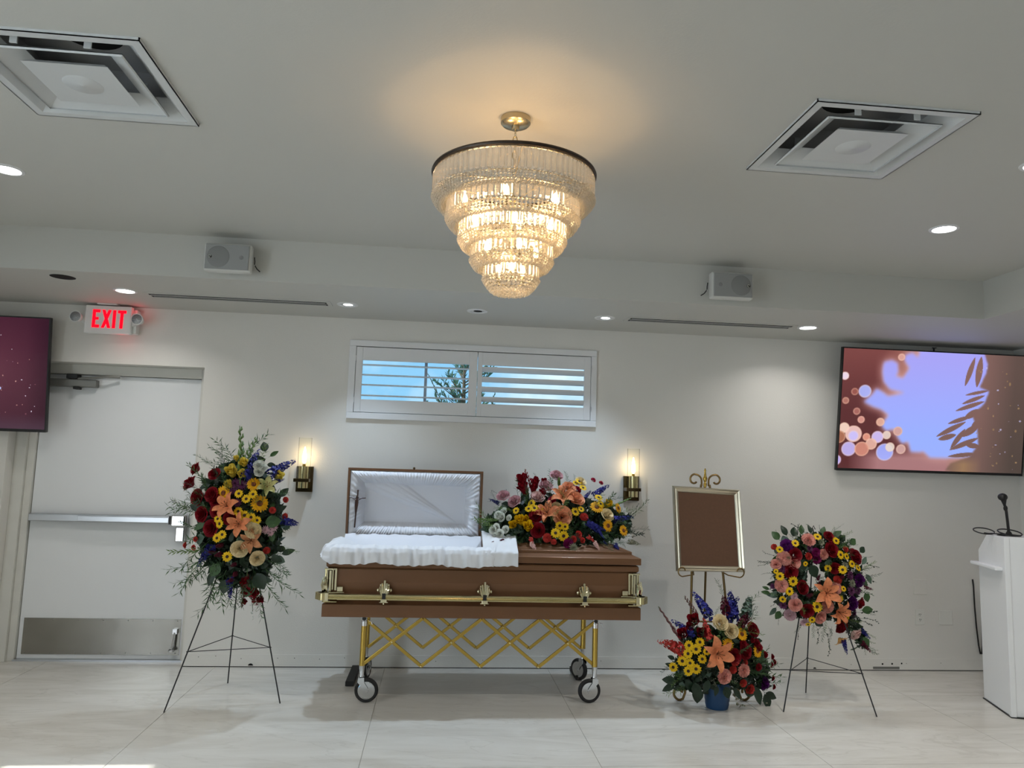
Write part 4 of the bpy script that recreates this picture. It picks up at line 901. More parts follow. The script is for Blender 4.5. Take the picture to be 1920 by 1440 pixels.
# ------------------------------------------------------------------ flower kinds (unit size, facing +Z)
def rose_petal(mb, ang, wdt, r0, r1, z0, z1, curl, nu=5, nv=4):
    def fn(u, v):
        t = (u-.5)*2; a = ang + t*wdt*(.6+.4*v); e = 1-.18*t*t
        r = r0+(r1-r0)*v**.8*(.94+.06*e) + curl*max(0, v-.55)**2*3; z = z0+(z1-z0)*v**.75*e - curl*max(0, v-.7)**2*5
        return (r*math.cos(a), r*math.sin(a), z)
    mb.grid(fn, nu, nv)
def petal_patch(mb, ang, wdt, r0, r1, z0, z1, curl, nu=4, nv=4, pointy=0., cup=.0, twist=0.):
    def fn(u, v):
        t = (u-.5)*2; w_ = wdt*math.sin(PI*min(.97, .16+.8*v))**.6*(1-pointy*v**3)
        a = ang + t*w_ + twist*v; r = r0+(r1-r0)*v + curl*max(0, v-.6)**2*4 - cup*t*t*v; z = z0+(z1-z0)*(v**.8) - curl*.8*max(0, v-.7)**2*6 - .03*t*t*v
        return (r*math.cos(a), r*math.sin(a), z)
    mb.grid(fn, nu, nv)
def k_rose(seed):
    r = random.Random(seed); mb = MB()
    for n, r0, r1, z0, z1, curl, wd_ in [(5,.12,.5,-.22,.14,.1,.82),(5,.1,.42,-.2,.25,.06,.8),(4,.08,.32,-.15,.32,.03,.9),(4,.06,.22,-.1,.37,.01,.95),(3,.03,.13,-.05,.39,0,1.1),(3,.01,.06,0,.38,0,1.2)]:
        a0 = r.uniform(0, 6)
        for k in range(n): rose_petal(mb, a0+2*PI*k/n+r.uniform(-.12,.12), wd_*r.uniform(.9,1.1), r0, r1*r.uniform(.93,1.05), z0, z1*r.uniform(.92,1.05), curl, 5, 4)
    return mb
def k_bud(seed):
    r = random.Random(seed); mb = MB()
    for n, r0, r1, z0, z1, curl, wd_ in [(4,.16,.33,-.4,.34,.05,.95),(4,.14,.27,-.4,.42,.0,1.0),(3,.08,.16,-.3,.46,0,1.2)]:
        a0 = r.uniform(0, 6)
        for k in range(n): petal_patch(mb, a0+2*PI*k/n, wd_, r0, r1, z0, z1*r.uniform(.92,1.05), curl, 4, 4)
    return mb
def k_carn(seed):
    r = random.Random(seed); mb = MB()
    for R0, R1, z0, z1, n in [(.1,.5,-.12,.0,40),(.08,.46,-.1,.1,38),(.06,.38,-.05,.2,34),(.05,.29,0,.28,28),(.03,.19,.05,.33,22),(.01,.09,.1,.36,14)]:
        ph = r.uniform(0, 6)
        def fn(u, v):
            a = 2*PI*u; fr_ = .05*math.sin(a*n/2+ph)*v + .045*math.sin(a*n/5+ph*2)*v
            rr = R0+(R1-R0)*v*(1+.06*math.sin(a*n/3+ph)); return (rr*math.cos(a), rr*math.sin(a), z0+(z1-z0)*v**.7+fr_)
        mb.grid(fn, n, 3)
    return mb
def k_daisy(n, ln=.5, inner=.14, wd_=.075, dish=.05):
    r = random.Random(n); mb = MB()
    for lay, (L, z) in enumerate([(ln, 0), (ln*.86, .018)]):
        for k in range(n):
            a = 2*PI*(k+.5*lay)/n + r.uniform(-.05,.05); c, s_ = math.cos(a), math.sin(a); l = L*r.uniform(.92,1.05); dz = r.uniform(-.02,.03)
            def P(rr, t, zz): return (rr*c - t*s_, rr*s_ + t*c, zz)
            mb.add([P(inner*.6,-.02,z), P(inner*.6,.02,z), P(l*.6,wd_*.5,z+dish*.6), P(l*.88,wd_*.46,z+dish*.5+dz), P(l,0,z+dz), P(l*.88,-wd_*.46,z+dish*.5+dz), P(l*.6,-wd_*.5,z+dish*.6)], [(0,6,2,1),(6,5,3,2),(5,4,3)])
    return mb
def k_eye(R_): return MB().lathe([(R_, .02), (R_*.92, .055), (R_*.6, .075), (R_*.2, .06), (.002, .055)], (0,0,0), 14, cap=False)
def k_mum(seed):
    mb = MB(); r = random.Random(seed)
    for lay, (n, L, el) in enumerate([(14,.5,.1),(14,.44,.35),(12,.36,.65),(10,.28,1.0),(7,.2,1.3)]):
        for k in range(n):
            a = 2*PI*(k+r.random()*.4)/n; c, s_ = math.cos(a), math.sin(a); ce_, se = math.cos(el), math.sin(el); l = L*r.uniform(.85,1.1)
            def P(q, t): return (q*ce_*c - t*s_, q*ce_*s_ + t*c, q*se)
            mb.add([P(.05,-.02), P(.05,.02), P(l*.7,.045), P(l,0), P(l*.7,-.045)], [(0,4,2,1),(4,3,2)])
    return mb
def k_lily(seed):
    mb = MB(); r = random.Random(seed)
    for k in range(6):
        a = 2*PI*k/6 + r.uniform(-.12,.12); c, s_ = math.cos(a), math.sin(a); wd_ = .17 if k % 2 else .125; L = .54*r.uniform(.92,1.06)
        def fn(u, v):
            t = (u-.5)*2; w_ = wd_*math.sin(PI*min(1, .1+.9*v))**.75*(1-.3*v); q = L*(v**.9); z = -.12 + .34*math.sin(min(1.9, v*1.9)) - .26*max(0, v-.62)**1.5*2 - .05*(1-t*t)*math.sin(PI*v)
            return (q*c - t*w_*s_, q*s_ + t*w_*c, z)
        mb.grid(fn, 4, 7)
    return mb
def k_stamen():
    mb = MB()
    for k in range(6):
        a = 2*PI*k/6+.3; mb.tube([(0,0,-.08),(.06*math.cos(a),.06*math.sin(a),.14),(.13*math.cos(a),.13*math.sin(a),.26)], [.008,.007,.014], 5)
    return mb
def k_spike(seed, nfl, fs, fill=1., bend=.1):
    """flower spike: little five-petalled florets round a stem, length 1 along +Z"""
    r = random.Random(seed); mb = MB()
    for i in range(nfl):
        t = (i+.5)/nfl; a = i*2.4+r.uniform(-.4,.4); s_ = fs*(1-.72*t**1.5)*r.uniform(.8,1.15); rad = fs*(.75-.5*t)*fill
        c = Vector((rad*math.cos(a)+bend*t*t, rad*math.sin(a), t*.97)); n = Vector((math.cos(a), math.sin(a), .25+.5*t)).normalized(); x = n.orthogonal().normalized(); y = n.cross(x)
        for k in range(5):
            b = 2*PI*k/5+r.random(); d = x*math.cos(b)+y*math.sin(b); e = n.cross(d)
            mb.add([c, c+d*s_*.5+e*s_*.3+n*s_*.1, c+d*s_*.78+n*s_*.05*r.uniform(-3,2), c+d*s_*.5-e*s_*.3+n*s_*.1], [(0,1,2,3)])
    return mb
def k_glad(seed):
    """gladiolus tip: buds in two ranks on a curved stem, length 1"""
    r = random.Random(seed); mb = MB()
    for i in range(13):
        t = i/13; s_ = (1 if i % 2 else -1); L = .2*(1-.55*t); c = Vector((.1*t*t, 0, t*.86)); d = Vector((s_*.45*(1-.5*t), r.uniform(-.15,.15), 1)).normalized()
        mb.tube([c, c+d*L*.45+Vector((s_*.02,0,0)), c+d*L*.8, c+d*L], [.014,.032*(1-.5*t),.02*(1-.5*t),.002], 7)
    return mb
def k_stem(bend=.1, L=1., r_=.009): return MB().tube([(bend*t*t, 0, t*L-.12) for t in [i/6 for i in range(7)]], [r_*(1.3-.6*i/6) for i in range(7)], 5)
def k_leaf(wd_=.3, fold=.1, droop=.18):
    mb = MB()
    def fn(u, v):
        t = (u-.5)*2; w_ = wd_*math.sin(PI*min(1, .03+.97*v**.85))**.85; return (t*w_, v, fold*abs(t)*w_*2 - droop*v*v + .02*math.sin(v*14)*abs(t))
    mb.grid(fn, 4, 7); mb.tube([(0,-.18,.0),(0,.05,.0)], .014, 5); return mb
def k_sprig(seed, n=22, ll=.26, wd_=.018, spread=.6, bend=.3):
    """stem with narrow leaves, length 1 along +Z"""
    r = random.Random(seed); mb = MB(); mb.tube([(bend*t*t, 0, t) for t in [i/5 for i in range(6)]], [.008,.007,.006,.005,.004,.002], 4)
    for i in range(n):
        t = .12+.88*i/n; a = i*2.4+r.uniform(-.5,.5); c = Vector((bend*t*t, 0, t)); d = Vector((math.cos(a)*spread+bend*t, math.sin(a)*spread, 1-.2*r.random())).normalized(); l = ll*r.uniform(.6,1.1)*(1.1-.4*t); e = d.orthogonal().normalized()*wd_
        g = Vector((0,0,-l*.12*r.random())); mb.add([c, c+d*l*.45+e, c+d*l+g, c+d*l*.45-e], [(0,1,2,3)])
    return mb
def k_filler(seed, n=26):
    """airy twig with tiny florets, length 1"""
    r = random.Random(seed); mb = MB()
    for i in range(n):
        t = r.uniform(.25, 1); a = r.uniform(0, 6.3); q = r.uniform(.03,.24)*t; c = Vector((q*math.cos(a), q*math.sin(a), t)); s_ = r.uniform(.02,.045)
        for k in range(2):
            d = Vector((r.gauss(0,1), r.gauss(0,1), r.gauss(0,1))).normalized(); e = d.orthogonal().normalized()
            mb.add([c+d*s_, c+e*s_, c-d*s_, c-e*s_], [(0,1,2,3)])
    return mb
def k_twig(seed):
    r = random.Random(seed); mb = MB(); mb.tube([(.12*math.sin(t*3), .05*math.sin(t*5), t) for t in [i/7 for i in range(8)]], [.007]*7+[.002], 4)
    for i in range(12):
        t = .15+.85*i/12; c = Vector((.12*math.sin(t*3), .05*math.sin(t*5), t)); a = r.uniform(0, 6.3); d = Vector((math.cos(a), math.sin(a), .7)).normalized(); l = r.uniform(.05,.1); e = d.orthogonal().normalized()*l*.4
        mb.add([c, c+d*l*.5+e, c+d*l, c+d*l*.5-e], [(0,1,2,3)])
    return mb
LIB = {}
def lib(kind, mname):
    key = (kind, mname)
    if key in LIB: return LIB[key]
    base, _, v = kind.partition('#'); v = int(v or 1)
    mk = {'rose': lambda: k_rose(v), 'bud': lambda: k_bud(v), 'carn': lambda: k_carn(v), 'gerb': lambda: k_daisy(19, .5, .17, .085), 'daisy': lambda: k_daisy(12, .5, .15, .12), 'gerb_eye': lambda: k_eye(.17), 'daisy_eye': lambda: k_eye(.15),
          'mum': lambda: k_mum(v), 'lily': lambda: k_lily(v), 'stamen': k_stamen, 'spike': lambda: k_spike(v, 34, .17), 'stock': lambda: k_spike(v+50, 20, .26, .8, .05), 'glad': lambda: k_glad(v), 'stem': k_stem,
          'leaf': lambda: k_leaf([.3, .24, .4][v % 3]), 'sprig': lambda: k_sprig(v), 'fern': lambda: k_sprig(v+9, 30, .3, .012, .9, .35), 'filler': lambda: k_filler(v), 'twig': lambda: k_twig(v), 'lbud': lambda: MB().tube([(0,0,-.5),(0,0,-.2),(0,0,.15),(0,0,.5)], [.03,.13,.12,.02], 8)}[base]()
    me = mk.mesh(base, mname, True); LIB[key] = me; return me
NAMES = {'rose': 'rose', 'bud': 'gladiolus_bloom', 'carn': 'carnation', 'gerb': 'gerbera_daisy', 'daisy': 'yellow_daisy', 'mum': 'chrysanthemum', 'lily': 'lily', 'spike': 'delphinium_spike', 'stock': 'stock_flower', 'glad': 'gladiolus_tip', 'leaf': 'leaf', 'sprig': 'leafy_sprig', 'fern': 'fern_sprig', 'filler': 'filler_sprig', 'twig': 'twig', 'lbud': 'lily_bud'}
def face(n, spin): return Vector(n).normalized().to_track_quat('Z', 'Y') @ Quaternion((0,0,1), spin)
PXM = None
def put(root, kind, color, pos, n, size, var=None):
    v = var or rnd.randint(1, 3); base = kind
    mname = color if color in MATS else 'petal_'+color
    k = f'{base}#{v}' if base in ('rose','bud','carn','mum','lily','spike','stock','glad','leaf','sprig','fern','filler','twig') else base
    o = obj_from(lib(k, mname), NAMES[base], root, pos, face(n, rnd.uniform(0, 6.28)), size)
    if base == 'gerb': obj_from(lib('gerb_eye', 'eye_orange'), 'flower_centre', o, (0,0,0), world=False)
    if base == 'daisy': obj_from(lib('daisy_eye', 'eye_dark'), 'flower_centre', o, (0,0,0), world=False)
    if base == 'lily': obj_from(lib('stamen', 'eye_orange'), 'stamens', o, (0,0,0), world=False)
    return o
class Bouquet:
    """flowers read off the photo: (zoom x, zoom y) inside a photo crop, each at its own depth on the arrangement's rounded face"""
    def __init__(s, root, org, sc_, depth, normal): s.root, s.org, s.sc, s.depth, s.normal = root, org, sc_, depth, normal
    def px(s, zx, zy): return s.org[0]+zx/s.sc, s.org[1]+zy/s.sc
    def pos(s, zx, zy, back=0.): x, y = s.px(zx, zy); return at(x, y, s.depth(x, y)+back)
    def m(s, zd, p): return zd/s.sc*((p-CAM).dot(FW))/F_PX
    def fl(s, kind, color, items, back=0., mul=1.2):
        for it in items:
            zx, zy, d = it[:3]; p = s.pos(zx, zy, back); x, y = s.px(zx, zy); n = Vector(s.normal(x, y)) + Vector((rnd.uniform(-.22,.22), 0, rnd.uniform(-.18,.22)))
            put(s.root, kind, color, p, n, s.m(d, p)*mul)
    def line(s, kind, color, items, stem='stem', back=0., fwd=0.):
        for x0, y0, x1, y1 in items:
            a, b = s.pos(x0, y0, back), s.pos(x1, y1, back-fwd); d = b-a
            o = obj_from(lib(f'{kind}#{rnd.randint(1,3)}', color if color in MATS else 'petal_'+color), NAMES[kind], s.root, a, face(d, rnd.uniform(0, 6.28)), d.length)
            if stem: obj_from(lib('stem', stem), 'stem', o, (0,0,0), world=False)
def fill_green(bq, n_leaf, n_sprig, sample, seed, leaf_px=26, sprig_px=60, core=None, mats=('leaf_dark','leaf_dark','leaf_mid','leaf_euc')):
    r = random.Random(seed)
    for k in range(n_leaf):
        x, y = sample(r); p = at(x, y, bq.depth(x, y)+r.uniform(.03,.09)); n = Vector(bq.normal(x, y)); s_ = r.uniform(.7,1.25)*leaf_px*((p-CAM).dot(FW))/F_PX
        rad = Vector((n.x+r.uniform(-.6,.6), -.15+r.uniform(-.25,.25), n.z+r.uniform(-.6,.5))).normalized(); q = (n+Vector((r.uniform(-.6,.6),0,r.uniform(-.5,.5)))).normalized()
        yv = (rad - q*rad.dot(q)); yv = yv.normalized() if yv.length > .05 else q.orthogonal(); xv = yv.cross(q); R3 = Matrix((xv, yv, q)).transposed()
        obj_from(lib(f'leaf#{r.randint(1,3)}', r.choice(mats)), 'leaf', bq.root, p, R3.to_quaternion(), s_)
    for k in range(n_sprig):
        x, y = sample(r); p = at(x, y, bq.depth(x, y)+r.uniform(.0,.08)); n = Vector(bq.normal(x, y)); s_ = r.uniform(.7,1.2)*sprig_px*((p-CAM).dot(FW))/F_PX
        d = Vector((n.x*1.6+r.uniform(-.4,.4), -.35+r.uniform(-.2,.2), n.z*1.6+r.uniform(-.4,.4)))
        obj_from(lib(f"{r.choice(['sprig','fern'])}#{r.randint(1,3)}", r.choice(['leaf_mid','leaf_mid','leaf_dark','leaf_fresh'])), 'leafy_sprig', bq.root, p, face(d, r.uniform(0,6)), s_)
def leaf_mass(root, pts, seed, size=.05, m='leaf_dark'):
    """dense dark greenery packed behind the blooms"""
    r = random.Random(seed); mb = MB()
    for p in pts:
        p = Vector(p); d = Vector((r.gauss(0,1), r.gauss(-.4,.7), r.gauss(0,1))).normalized(); e = d.cross(Vector((r.gauss(0,1), -1, r.gauss(0,.6)))).normalized(); l = size*r.uniform(.6,1.3)
        mb.add([p-d*l*.4, p+e*l*.26, p+d*l*.6, p-e*l*.26], [(0,1,2,3)])
    o = mb.build('foliage', m, root); o['kind'] = 'stuff'; return o

# ------------------------------------------------------------------ wire easels
def wire_easel(name, label, feet, apex, zc, top):
    t = thing(name, label, 'wire easel', ((feet[0][0]+feet[1][0])/2, (feet[0][1]+feet[2][1])/2, 0), 'black wire flower easels')
    rp_ = []
    for f in feet:
        MB().tube([(f[0], f[1], .0), apex], .0042, 7).build('leg', 'wire', t, smooth=True)
        k = zc/apex[2]; rp_.append(Vector((f[0], f[1], 0)).lerp(Vector(apex), k))
    for i in range(3):
        a, b = rp_[i], rp_[(i+1) % 3]; MB().tube([a, b], .0026, 6).build('brace_wire', 'wire', t)
        MB().torus(a, .007, .002, 12, 5).build('wire_twist', 'wire', t)
    MB().tube([apex, Vector(apex)+Vector((.0,.01,top))], .004, 7).tube([Vector(apex)+Vector((-.012,-.0,top*.8)), Vector(apex)+Vector((-.004,-.01,top+.02)), Vector(apex)+Vector((.012,0,top*.8))], .003, 6).build('hook', 'wire', t)
    return t
wire_easel('wire_easel', 'black wire tripod easel holding the tall flower spray by the door', [(-1.542,-1.029),(-.908,-.855),(-1.34,-.417)], (-1.225,-.76,1.2), .33, .05)
wire_easel('wire_easel', 'black wire tripod easel holding the round flower wreath', [(2.264,-1.021),(2.834,-1.116),(2.624,-.604)], (2.545,-.9,1.13), .25, .02)

# ------------------------------------------------------------------ tall standing spray
sp = thing('standing_flower_spray', 'tall mixed flower spray with red roses on a wire easel by the door', 'flower spray', (-1.23, -.85, .5), 'funeral flower arrangements')
def mk(cx, cy, rx, ry, y0, bulge, nx=.9, nz=.6):
    def dep(x, y): r = min(1.2, math.hypot((x-cx)/rx, (y-cy)/ry)); return y0 - bulge*math.sqrt(max(0, 1-r*r)) + max(0, r-1)*.1
    def nor(x, y): u, v = (x-cx)/rx, (y-cy)/ry; return (u*nx, -(math.sqrt(max(0, 1-u*u-v*v))*.8+.45), -v*nz+.12)
    return dep, nor
dp, nr = mk(452, 985, 105, 175, -.84, .2)
B = Bouquet(sp, (300, 780), 4.5, dp, nr)
B.fl('rose', 'red', [(308,445,95),(460,490,85),(255,575,112),(320,685,115),(440,665,105),(470,715,90),(355,828,108),(480,800,95),(590,860,92),(432,945,115)])
B.fl('gerb', 'gold_y', [(790,577,104),(537,650,118),(840,738,134)])
B.fl('lily', 'orange', [(565,760,190),(665,910,175)], -.02); B.fl('lily', 'tan', [(770,1050,170)], -.02)
B.fl('rose', 'cream', [(785,962,106),(672,1120,112),(822,1200,100)], -.02)
B.fl('bud', 'lemon', [(605,470,125),(712,400,100),(700,490,95),(585,580,95),(645,360,60)]); B.fl('lily', 'palegold', [(905,595,150)]); B.fl('bud', 'lemon', [(1000,505,95)])
B.fl('daisy', 'yellow', [(665,655,66),(785,660,68),(727,700,70),(660,805,70),(712,838,78),(768,855,74),(820,880,62),(487,868,62),(503,910,68),(525,1000,68),(480,1030,68),(567,1187,78)], -.025)
B.fl('mum', 'mumpurple', [(640,570,86),(695,585,86),(655,735,76),(620,635,70)]); B.fl('rose', 'white', [(835,420,80),(835,470,70),(870,438,60)])
B.fl('stock', 'burg', [(520,1090,80),(510,1165,80),(450,1150,70),(630,1250,70),(640,1330,80),(610,1380,70)]); B.fl('carn', 'coral', [(1060,707,44),(950,795,50),(1055,845,44),(215,1090,46),(300,1040,38),(285,1110,42),(900,1135,52)])
B.fl('mum', 'palepink', [(890,960,70),(960,940,70),(930,985,60)])
B.line('spike', 'blue', [(720,520,820,265),(930,490,1135,350),(960,560,1060,525),(1030,880,1190,915),(430,1110,300,1260),(590,1380,575,1560),(760,480,750,350)])
B.line('glad', 'leaf_fresh', [(680,520,715,50),(700,480,790,130)]); B.line('glad', 'gladbud', [(735,1330,705,1640)]); B.line('stock', 'red', [(740,1400,830,1600)]); B.line('filler', 'white', [(760,1450,810,1690),(900,1150,1010,1300)])
B.fl('bud', 'red', [(725,1380,85),(715,1470,75),(712,1560,60),(800,1480,80),(850,1540,75)]); B.line('fern', 'leaf_mid', [(470,1330,330,1600),(520,1380,430,1640),(620,1400,560,1660),(850,1330,960,1600),(900,1300,1080,1520),(560,1300,400,1560),(420,1180,190,1330),(930,1220,1100,1420),(800,1380,860,1640),(690,1440,650,1700)], None, .0); B.line('fern', 'leaf_mid', [(600,520,470,330),(640,420,570,170),(660,420,800,130),(380,720,150,700),(330,820,150,800),(430,1000,200,960),(420,1050,240,1200),(400,1150,220,1400),(430,1250,240,1440),(540,1300,420,1500),(900,1000,1110,1000),(950,1180,1060,1310),(850,1250,1010,1420),(780,1280,900,1500),(640,1380,580,1520),(380,1240,230,1520),(980,850,1080,790),(620,400,480,260),(860,1150,1060,1200),(700,1350,640,1560)], None, .03)
B.line('sprig', 'leaf_dark', [(320,620,440,560),(900,700,1010,640),(380,600,290,500),(920,860,1020,760),(480,580,400,520)], None, .03)
for zx, zy, a, s_ in [(890,300,.3,90),(930,340,-.9,80),(860,360,2.2,80),(905,410,-1.6,70),(1010,680,-.7,100),(1030,1165,-1.2,110),(950,1060,.2,120),(890,900,-1.4,130),(570,935,1.2,120),(450,1310,2.9,130),(810,1330,-2.6,150),(770,1390,2.9,140),(380,760,1.6,130),(380,900,2.2,110),(420,580,1.9,90),(560,1380,3,120),(545,1050,1.5,90),(500,1250,2.6,120),(930,1180,-2.0,110)]:
    p = B.pos(zx, zy, .01); q = Vector((0,-1,.15)).normalized(); yv = Vector((-math.sin(a), 0, math.cos(a))); yv = (yv - q*yv.dot(q)).normalized(); R3 = Matrix((yv.cross(q), yv, q)).transposed()
    obj_from(lib(f'leaf#{rnd.randint(1,3)}', rnd.choice(['leaf_dark','leaf_dark','leaf_mid'])), 'leaf', sp, p, R3.to_quaternion(), B.m(s_, p))
def smp(cx, cy, rx, ry):
    def f(r):
        a, q = r.uniform(0, 2*PI), math.sqrt(r.random()); return cx+rx*q*math.cos(a), cy+ry*q*math.sin(a)
    return f
fill_green(B, 70, 36, smp(450, 978, 80, 118), 21, 24, 50)
r_ = random.Random(8); leaf_mass(sp, [at(x, y, dp(x, y)+r_.uniform(.05,.15)) for x, y in [smp(450, 982, 78, 118)(r_) for _ in range(3200)]], 3, .06)

# ------------------------------------------------------------------ casket spray
cs = thing('casket_flower_spray', 'wide mixed flower spray lying on the closed casket lid', 'flower spray', (.87, -.6, 1.02), 'funeral flower arrangements')
def dcs(x, y): return -.5 - .36*max(0, min(1.05, (y-885)/150)) + .06*abs((x-1050)/150)**2
def ncs(x, y): return ((x-1050)/150*.8, -.75, (985-y)/100*.8+.25)
B = Bouquet(cs, (880, 860), 5.486, dcs, ncs)
B.fl('bud', 'red', [(545,230,150),(560,310,150),(680,250,120),(660,310,110),(770,240,80),(750,350,90)])
B.fl('rose', 'mauve', [(895,180,112),(785,285,115),(350,385,108),(465,440,112)]); B.fl('rose', 'pink', [(705,400,118)])
B.fl('rose', 'peach', [(1020,300,118),(1095,415,142),(955,595,162)], -.02); B.fl('lily', 'orange', [(960,390,215),(800,555,215)], -.02); B.fl('bud', 'tan', [(770,625,80)])
B.fl('rose', 'red', [(685,595,122),(710,735,126)]); B.fl('carn', 'hot', [(1110,320,74),(850,425,74),(750,355,66)]); B.fl('carn', 'coral', [(1180,600,76),(800,815,80),(868,855,52),(1070,830,64),(1125,780,68),(1165,840,52)])
B.fl('gerb', 'gold_y', [(1308,500,128),(1425,690,116),(1585,740,105),(1530,510,95)], -.02)
B.fl('daisy', 'yellow', [(1130,235,74),(1170,300,74),(1330,400,80),(1350,465,80),(640,460,74),(670,510,84),(610,515,74),(930,690,84),(985,700,74),(887,765,94),(970,795,98),(1090,545,84),(1150,520,64),(480,535,66),(735,505,54),(1090,250,60)], -.025)
B.fl('bud', 'yellow', [(455,680,110),(525,640,135),(605,700,135),(590,620,90),(1425,470,105)]); B.fl('rose', 'cream', [(1415,580,114),(895,495,84),(1140,240,95)])
B.fl('rose', 'white', [(355,540,64),(295,580,74),(335,605,74),(245,730,74),(280,705,64),(375,730,68),(315,770,74),(410,610,54),(265,790,50)])
B.fl('stock', 'burg', [(275,860,80),(325,890,90),(350,840,60)]); B.fl('carn', 'magenta', [(1020,870,92)]); B.fl('mum', 'kale', [(1070,915,96)]); B.fl('carn', 'hot', [(1275,220,48),(1355,250,42)])
B.line('spike', 'blue', [(1290,370,1435,250),(1490,630,1690,585),(1210,650,1400,760),(1330,740,1390,830),(1500,880,1570,1010),(1190,400,1260,320),(1230,680,1330,760)]); B.line('spike', 'navy', [(300,460,200,400),(1380,850,1430,900)])
B.line('stock', 'coral', [(630,820,660,910),(1220,800,1300,860)]); B.line('stock', 'pink', [(640,870,690,975),(1290,860,1340,950)]); B.line('stock', 'kale', [(1640,850,1765,880)])
B.line('glad', 'red', [(650,330,585,75)]); B.line('glad', 'leaf_fresh', [(1440,500,1710,395),(300,630,55,635),(250,640,100,610)])
B.line('twig', 'leaf_dark', [(1640,560,1735,460),(1640,800,1810,730),(1600,700,1640,670),(330,380,220,330),(300,430,180,450)], None); B.fl('lbud', 'leaf_fresh', [(922,240,110)])
B.line('fern', 'leaf_mid', [(500,380,450,170),(860,280,790,140),(1000,280,1040,150),(560,800,520,900),(500,760,380,850),(420,740,330,840),(600,760,620,890),(1430,760,1600,860),(1400,800,1540,900),(1250,560,1180,680),(460,600,130,560),(1080,260,1110,180),(690,240,700,150),(480,780,480,900),(1120,650,1080,760),(1480,800,1620,880)], None, .02)
B.line('sprig', 'leaf_dark', [(300,460,190,350),(350,470,250,390),(1060,220,1000,240),(420,420,380,300)], None, .02)
def s_cs(r):
    x = r.uniform(915, 1180); k = 1-abs((x-1048)/150)**2; return x, 985 - r.uniform(-.62, .72)*78*max(.3, k)
fill_green(B, 90, 36, s_cs, 31, 22, 46)
r_ = random.Random(9); leaf_mass(cs, [at(x, y, dcs(x, y)+r_.uniform(.04,.14)) for x, y in [s_cs(r_) for _ in range(3600)]], 4, .05)

# ------------------------------------------------------------------ basket arrangement in a blue pot
fb = thing('flower_basket', 'mixed flower arrangement in a ribbed blue pot on the floor', 'flower arrangement', (1.86, -.93, 0), 'funeral flower arrangements')
pc = (1.86, -.93)
MB().lathe([(.001,0), (.068,0), (.072,.01)] + [(.072+.02*k/10+(.0022 if k % 2 else 0), .012+.0145*k) for k in range(11)] + [(.098,.165), (.092,.168), (.085,.14), (.07,.13), (.001,.13)], (pc[0], pc[1], 0), 32).build('pot', 'pot', fb, smooth=True)
dp, nr = mk(1345, 1222, 108, 105, -.92, .18, .9, .7)
B = Bouquet(fb, (1220, 1070), 5.142, dp, nr)
B.line('spike', 'blue', [(560,430,400,170),(790,460,770,160),(810,420,800,220),(440,640,210,450),(740,380,830,250)], 'stem', .05)
B.fl('bud', 'red', [(415,480,150),(310,610,130),(490,600,130),(380,540,100)]); B.line('glad', 'gladbud', [(310,700,55,305),(450,450,330,200)]); B.line('stock', 'coral', [(560,650,515,450),(300,760,70,660)])
B.fl('rose', 'cream', [(672,505,122),(775,580,114)]); B.fl('gerb', 'gold_y', [(878,612,110),(745,712,108),(1028,775,114)]); B.fl('rose', 'red', [(980,570,114),(905,780,124),(800,820,114)]); B.line('stock', 'burg', [(720,380,705,230),(860,540,930,390),(900,500,970,450)])
B.fl('lily', 'orange', [(645,800,270)], -.03)
B.fl('daisy', 'yellow', [(370,720,84),(475,688,80),(438,757,90),(360,800,84),(305,870,90),(380,890,80),(497,852,80),(218,930,84),(437,947,90),(363,968,84),(540,780,66)], -.02)
B.fl('carn', 'salmon', [(712,1020,124),(897,963,110)], -.02); B.fl('carn', 'purple', [(1093,1085,108)]); B.fl('carn', 'coral', [(815,870,84),(795,955,66),(905,890,64),(893,1085,64),(955,1145,90)])
B.fl('carn', 'crimson', [(890,705,72),(1020,700,72),(1050,740,60),(1105,810,54),(1170,830,48),(1190,880,48),(1165,905,44),(1185,1120,46),(1175,1035,48),(980,670,44),(1040,930,62)])
B.line('sprig', 'leaf_mid', [(960,900,1170,830),(980,920,1190,880),(980,980,1175,1035),(1000,1060,1185,1120),(960,820,1105,810),(920,1000,1160,960),(900,860,1080,770),(300,1000,150,980)], None, .02); B.line('filler', 'kale', [(560,1020,540,880),(500,1090,470,980),(640,1140,600,1040),(790,1110,860,1010),(540,1090,450,1180),(1000,900,980,820),(780,1150,880,1330),(1000,1180,1090,1290)], None); B.fl('lbud', 'leaf_fresh', [(652,640,120),(525,655,70)])
B.line('fern', 'leaf_mid', [(860,480,880,280),(900,480,1000,350),(620,450,640,350),(880,420,960,230),(1030,980,1180,960),(320,900,170,860),(300,960,200,1010),(960,500,1050,340),(700,260,690,90)], None, .03); B.line('stock', 'leaf_euc', [(920,420,960,235)])
for zx, zy, a, s_ in [(240,1060,1.5,130),(230,1090,2.1,140),(330,1060,-2.4,170),(420,1080,-2.9,170),(450,1130,3.1,140),(1010,1120,-2.9,170),(1100,1190,-2.9,140),(1110,1180,-2.0,120),(800,1130,-2.6,120),(900,1150,-1.9,120),(560,1060,2.7,120),(230,850,1.2,70),(1000,960,-1.3,100),(640,1110,2.9,100),(720,1120,-2.9,110)]:
    p = B.pos(zx, zy, .01); q = Vector((0,-1,.25)).normalized(); yv = Vector((-math.sin(a), 0, math.cos(a))); yv = (yv - q*yv.dot(q)).normalized(); R3 = Matrix((yv.cross(q), yv, q)).transposed()
    obj_from(lib(f'leaf#{rnd.randint(1,3)}', 'leaf_dark'), 'leaf', fb, p, R3.to_quaternion(), B.m(s_, p))
def s_fb(r):
    y = r.uniform(1180, 1292); k = .55 + .45*min(1, (y-1165)/80); return 1349 + r.uniform(-84, 92)*k, y
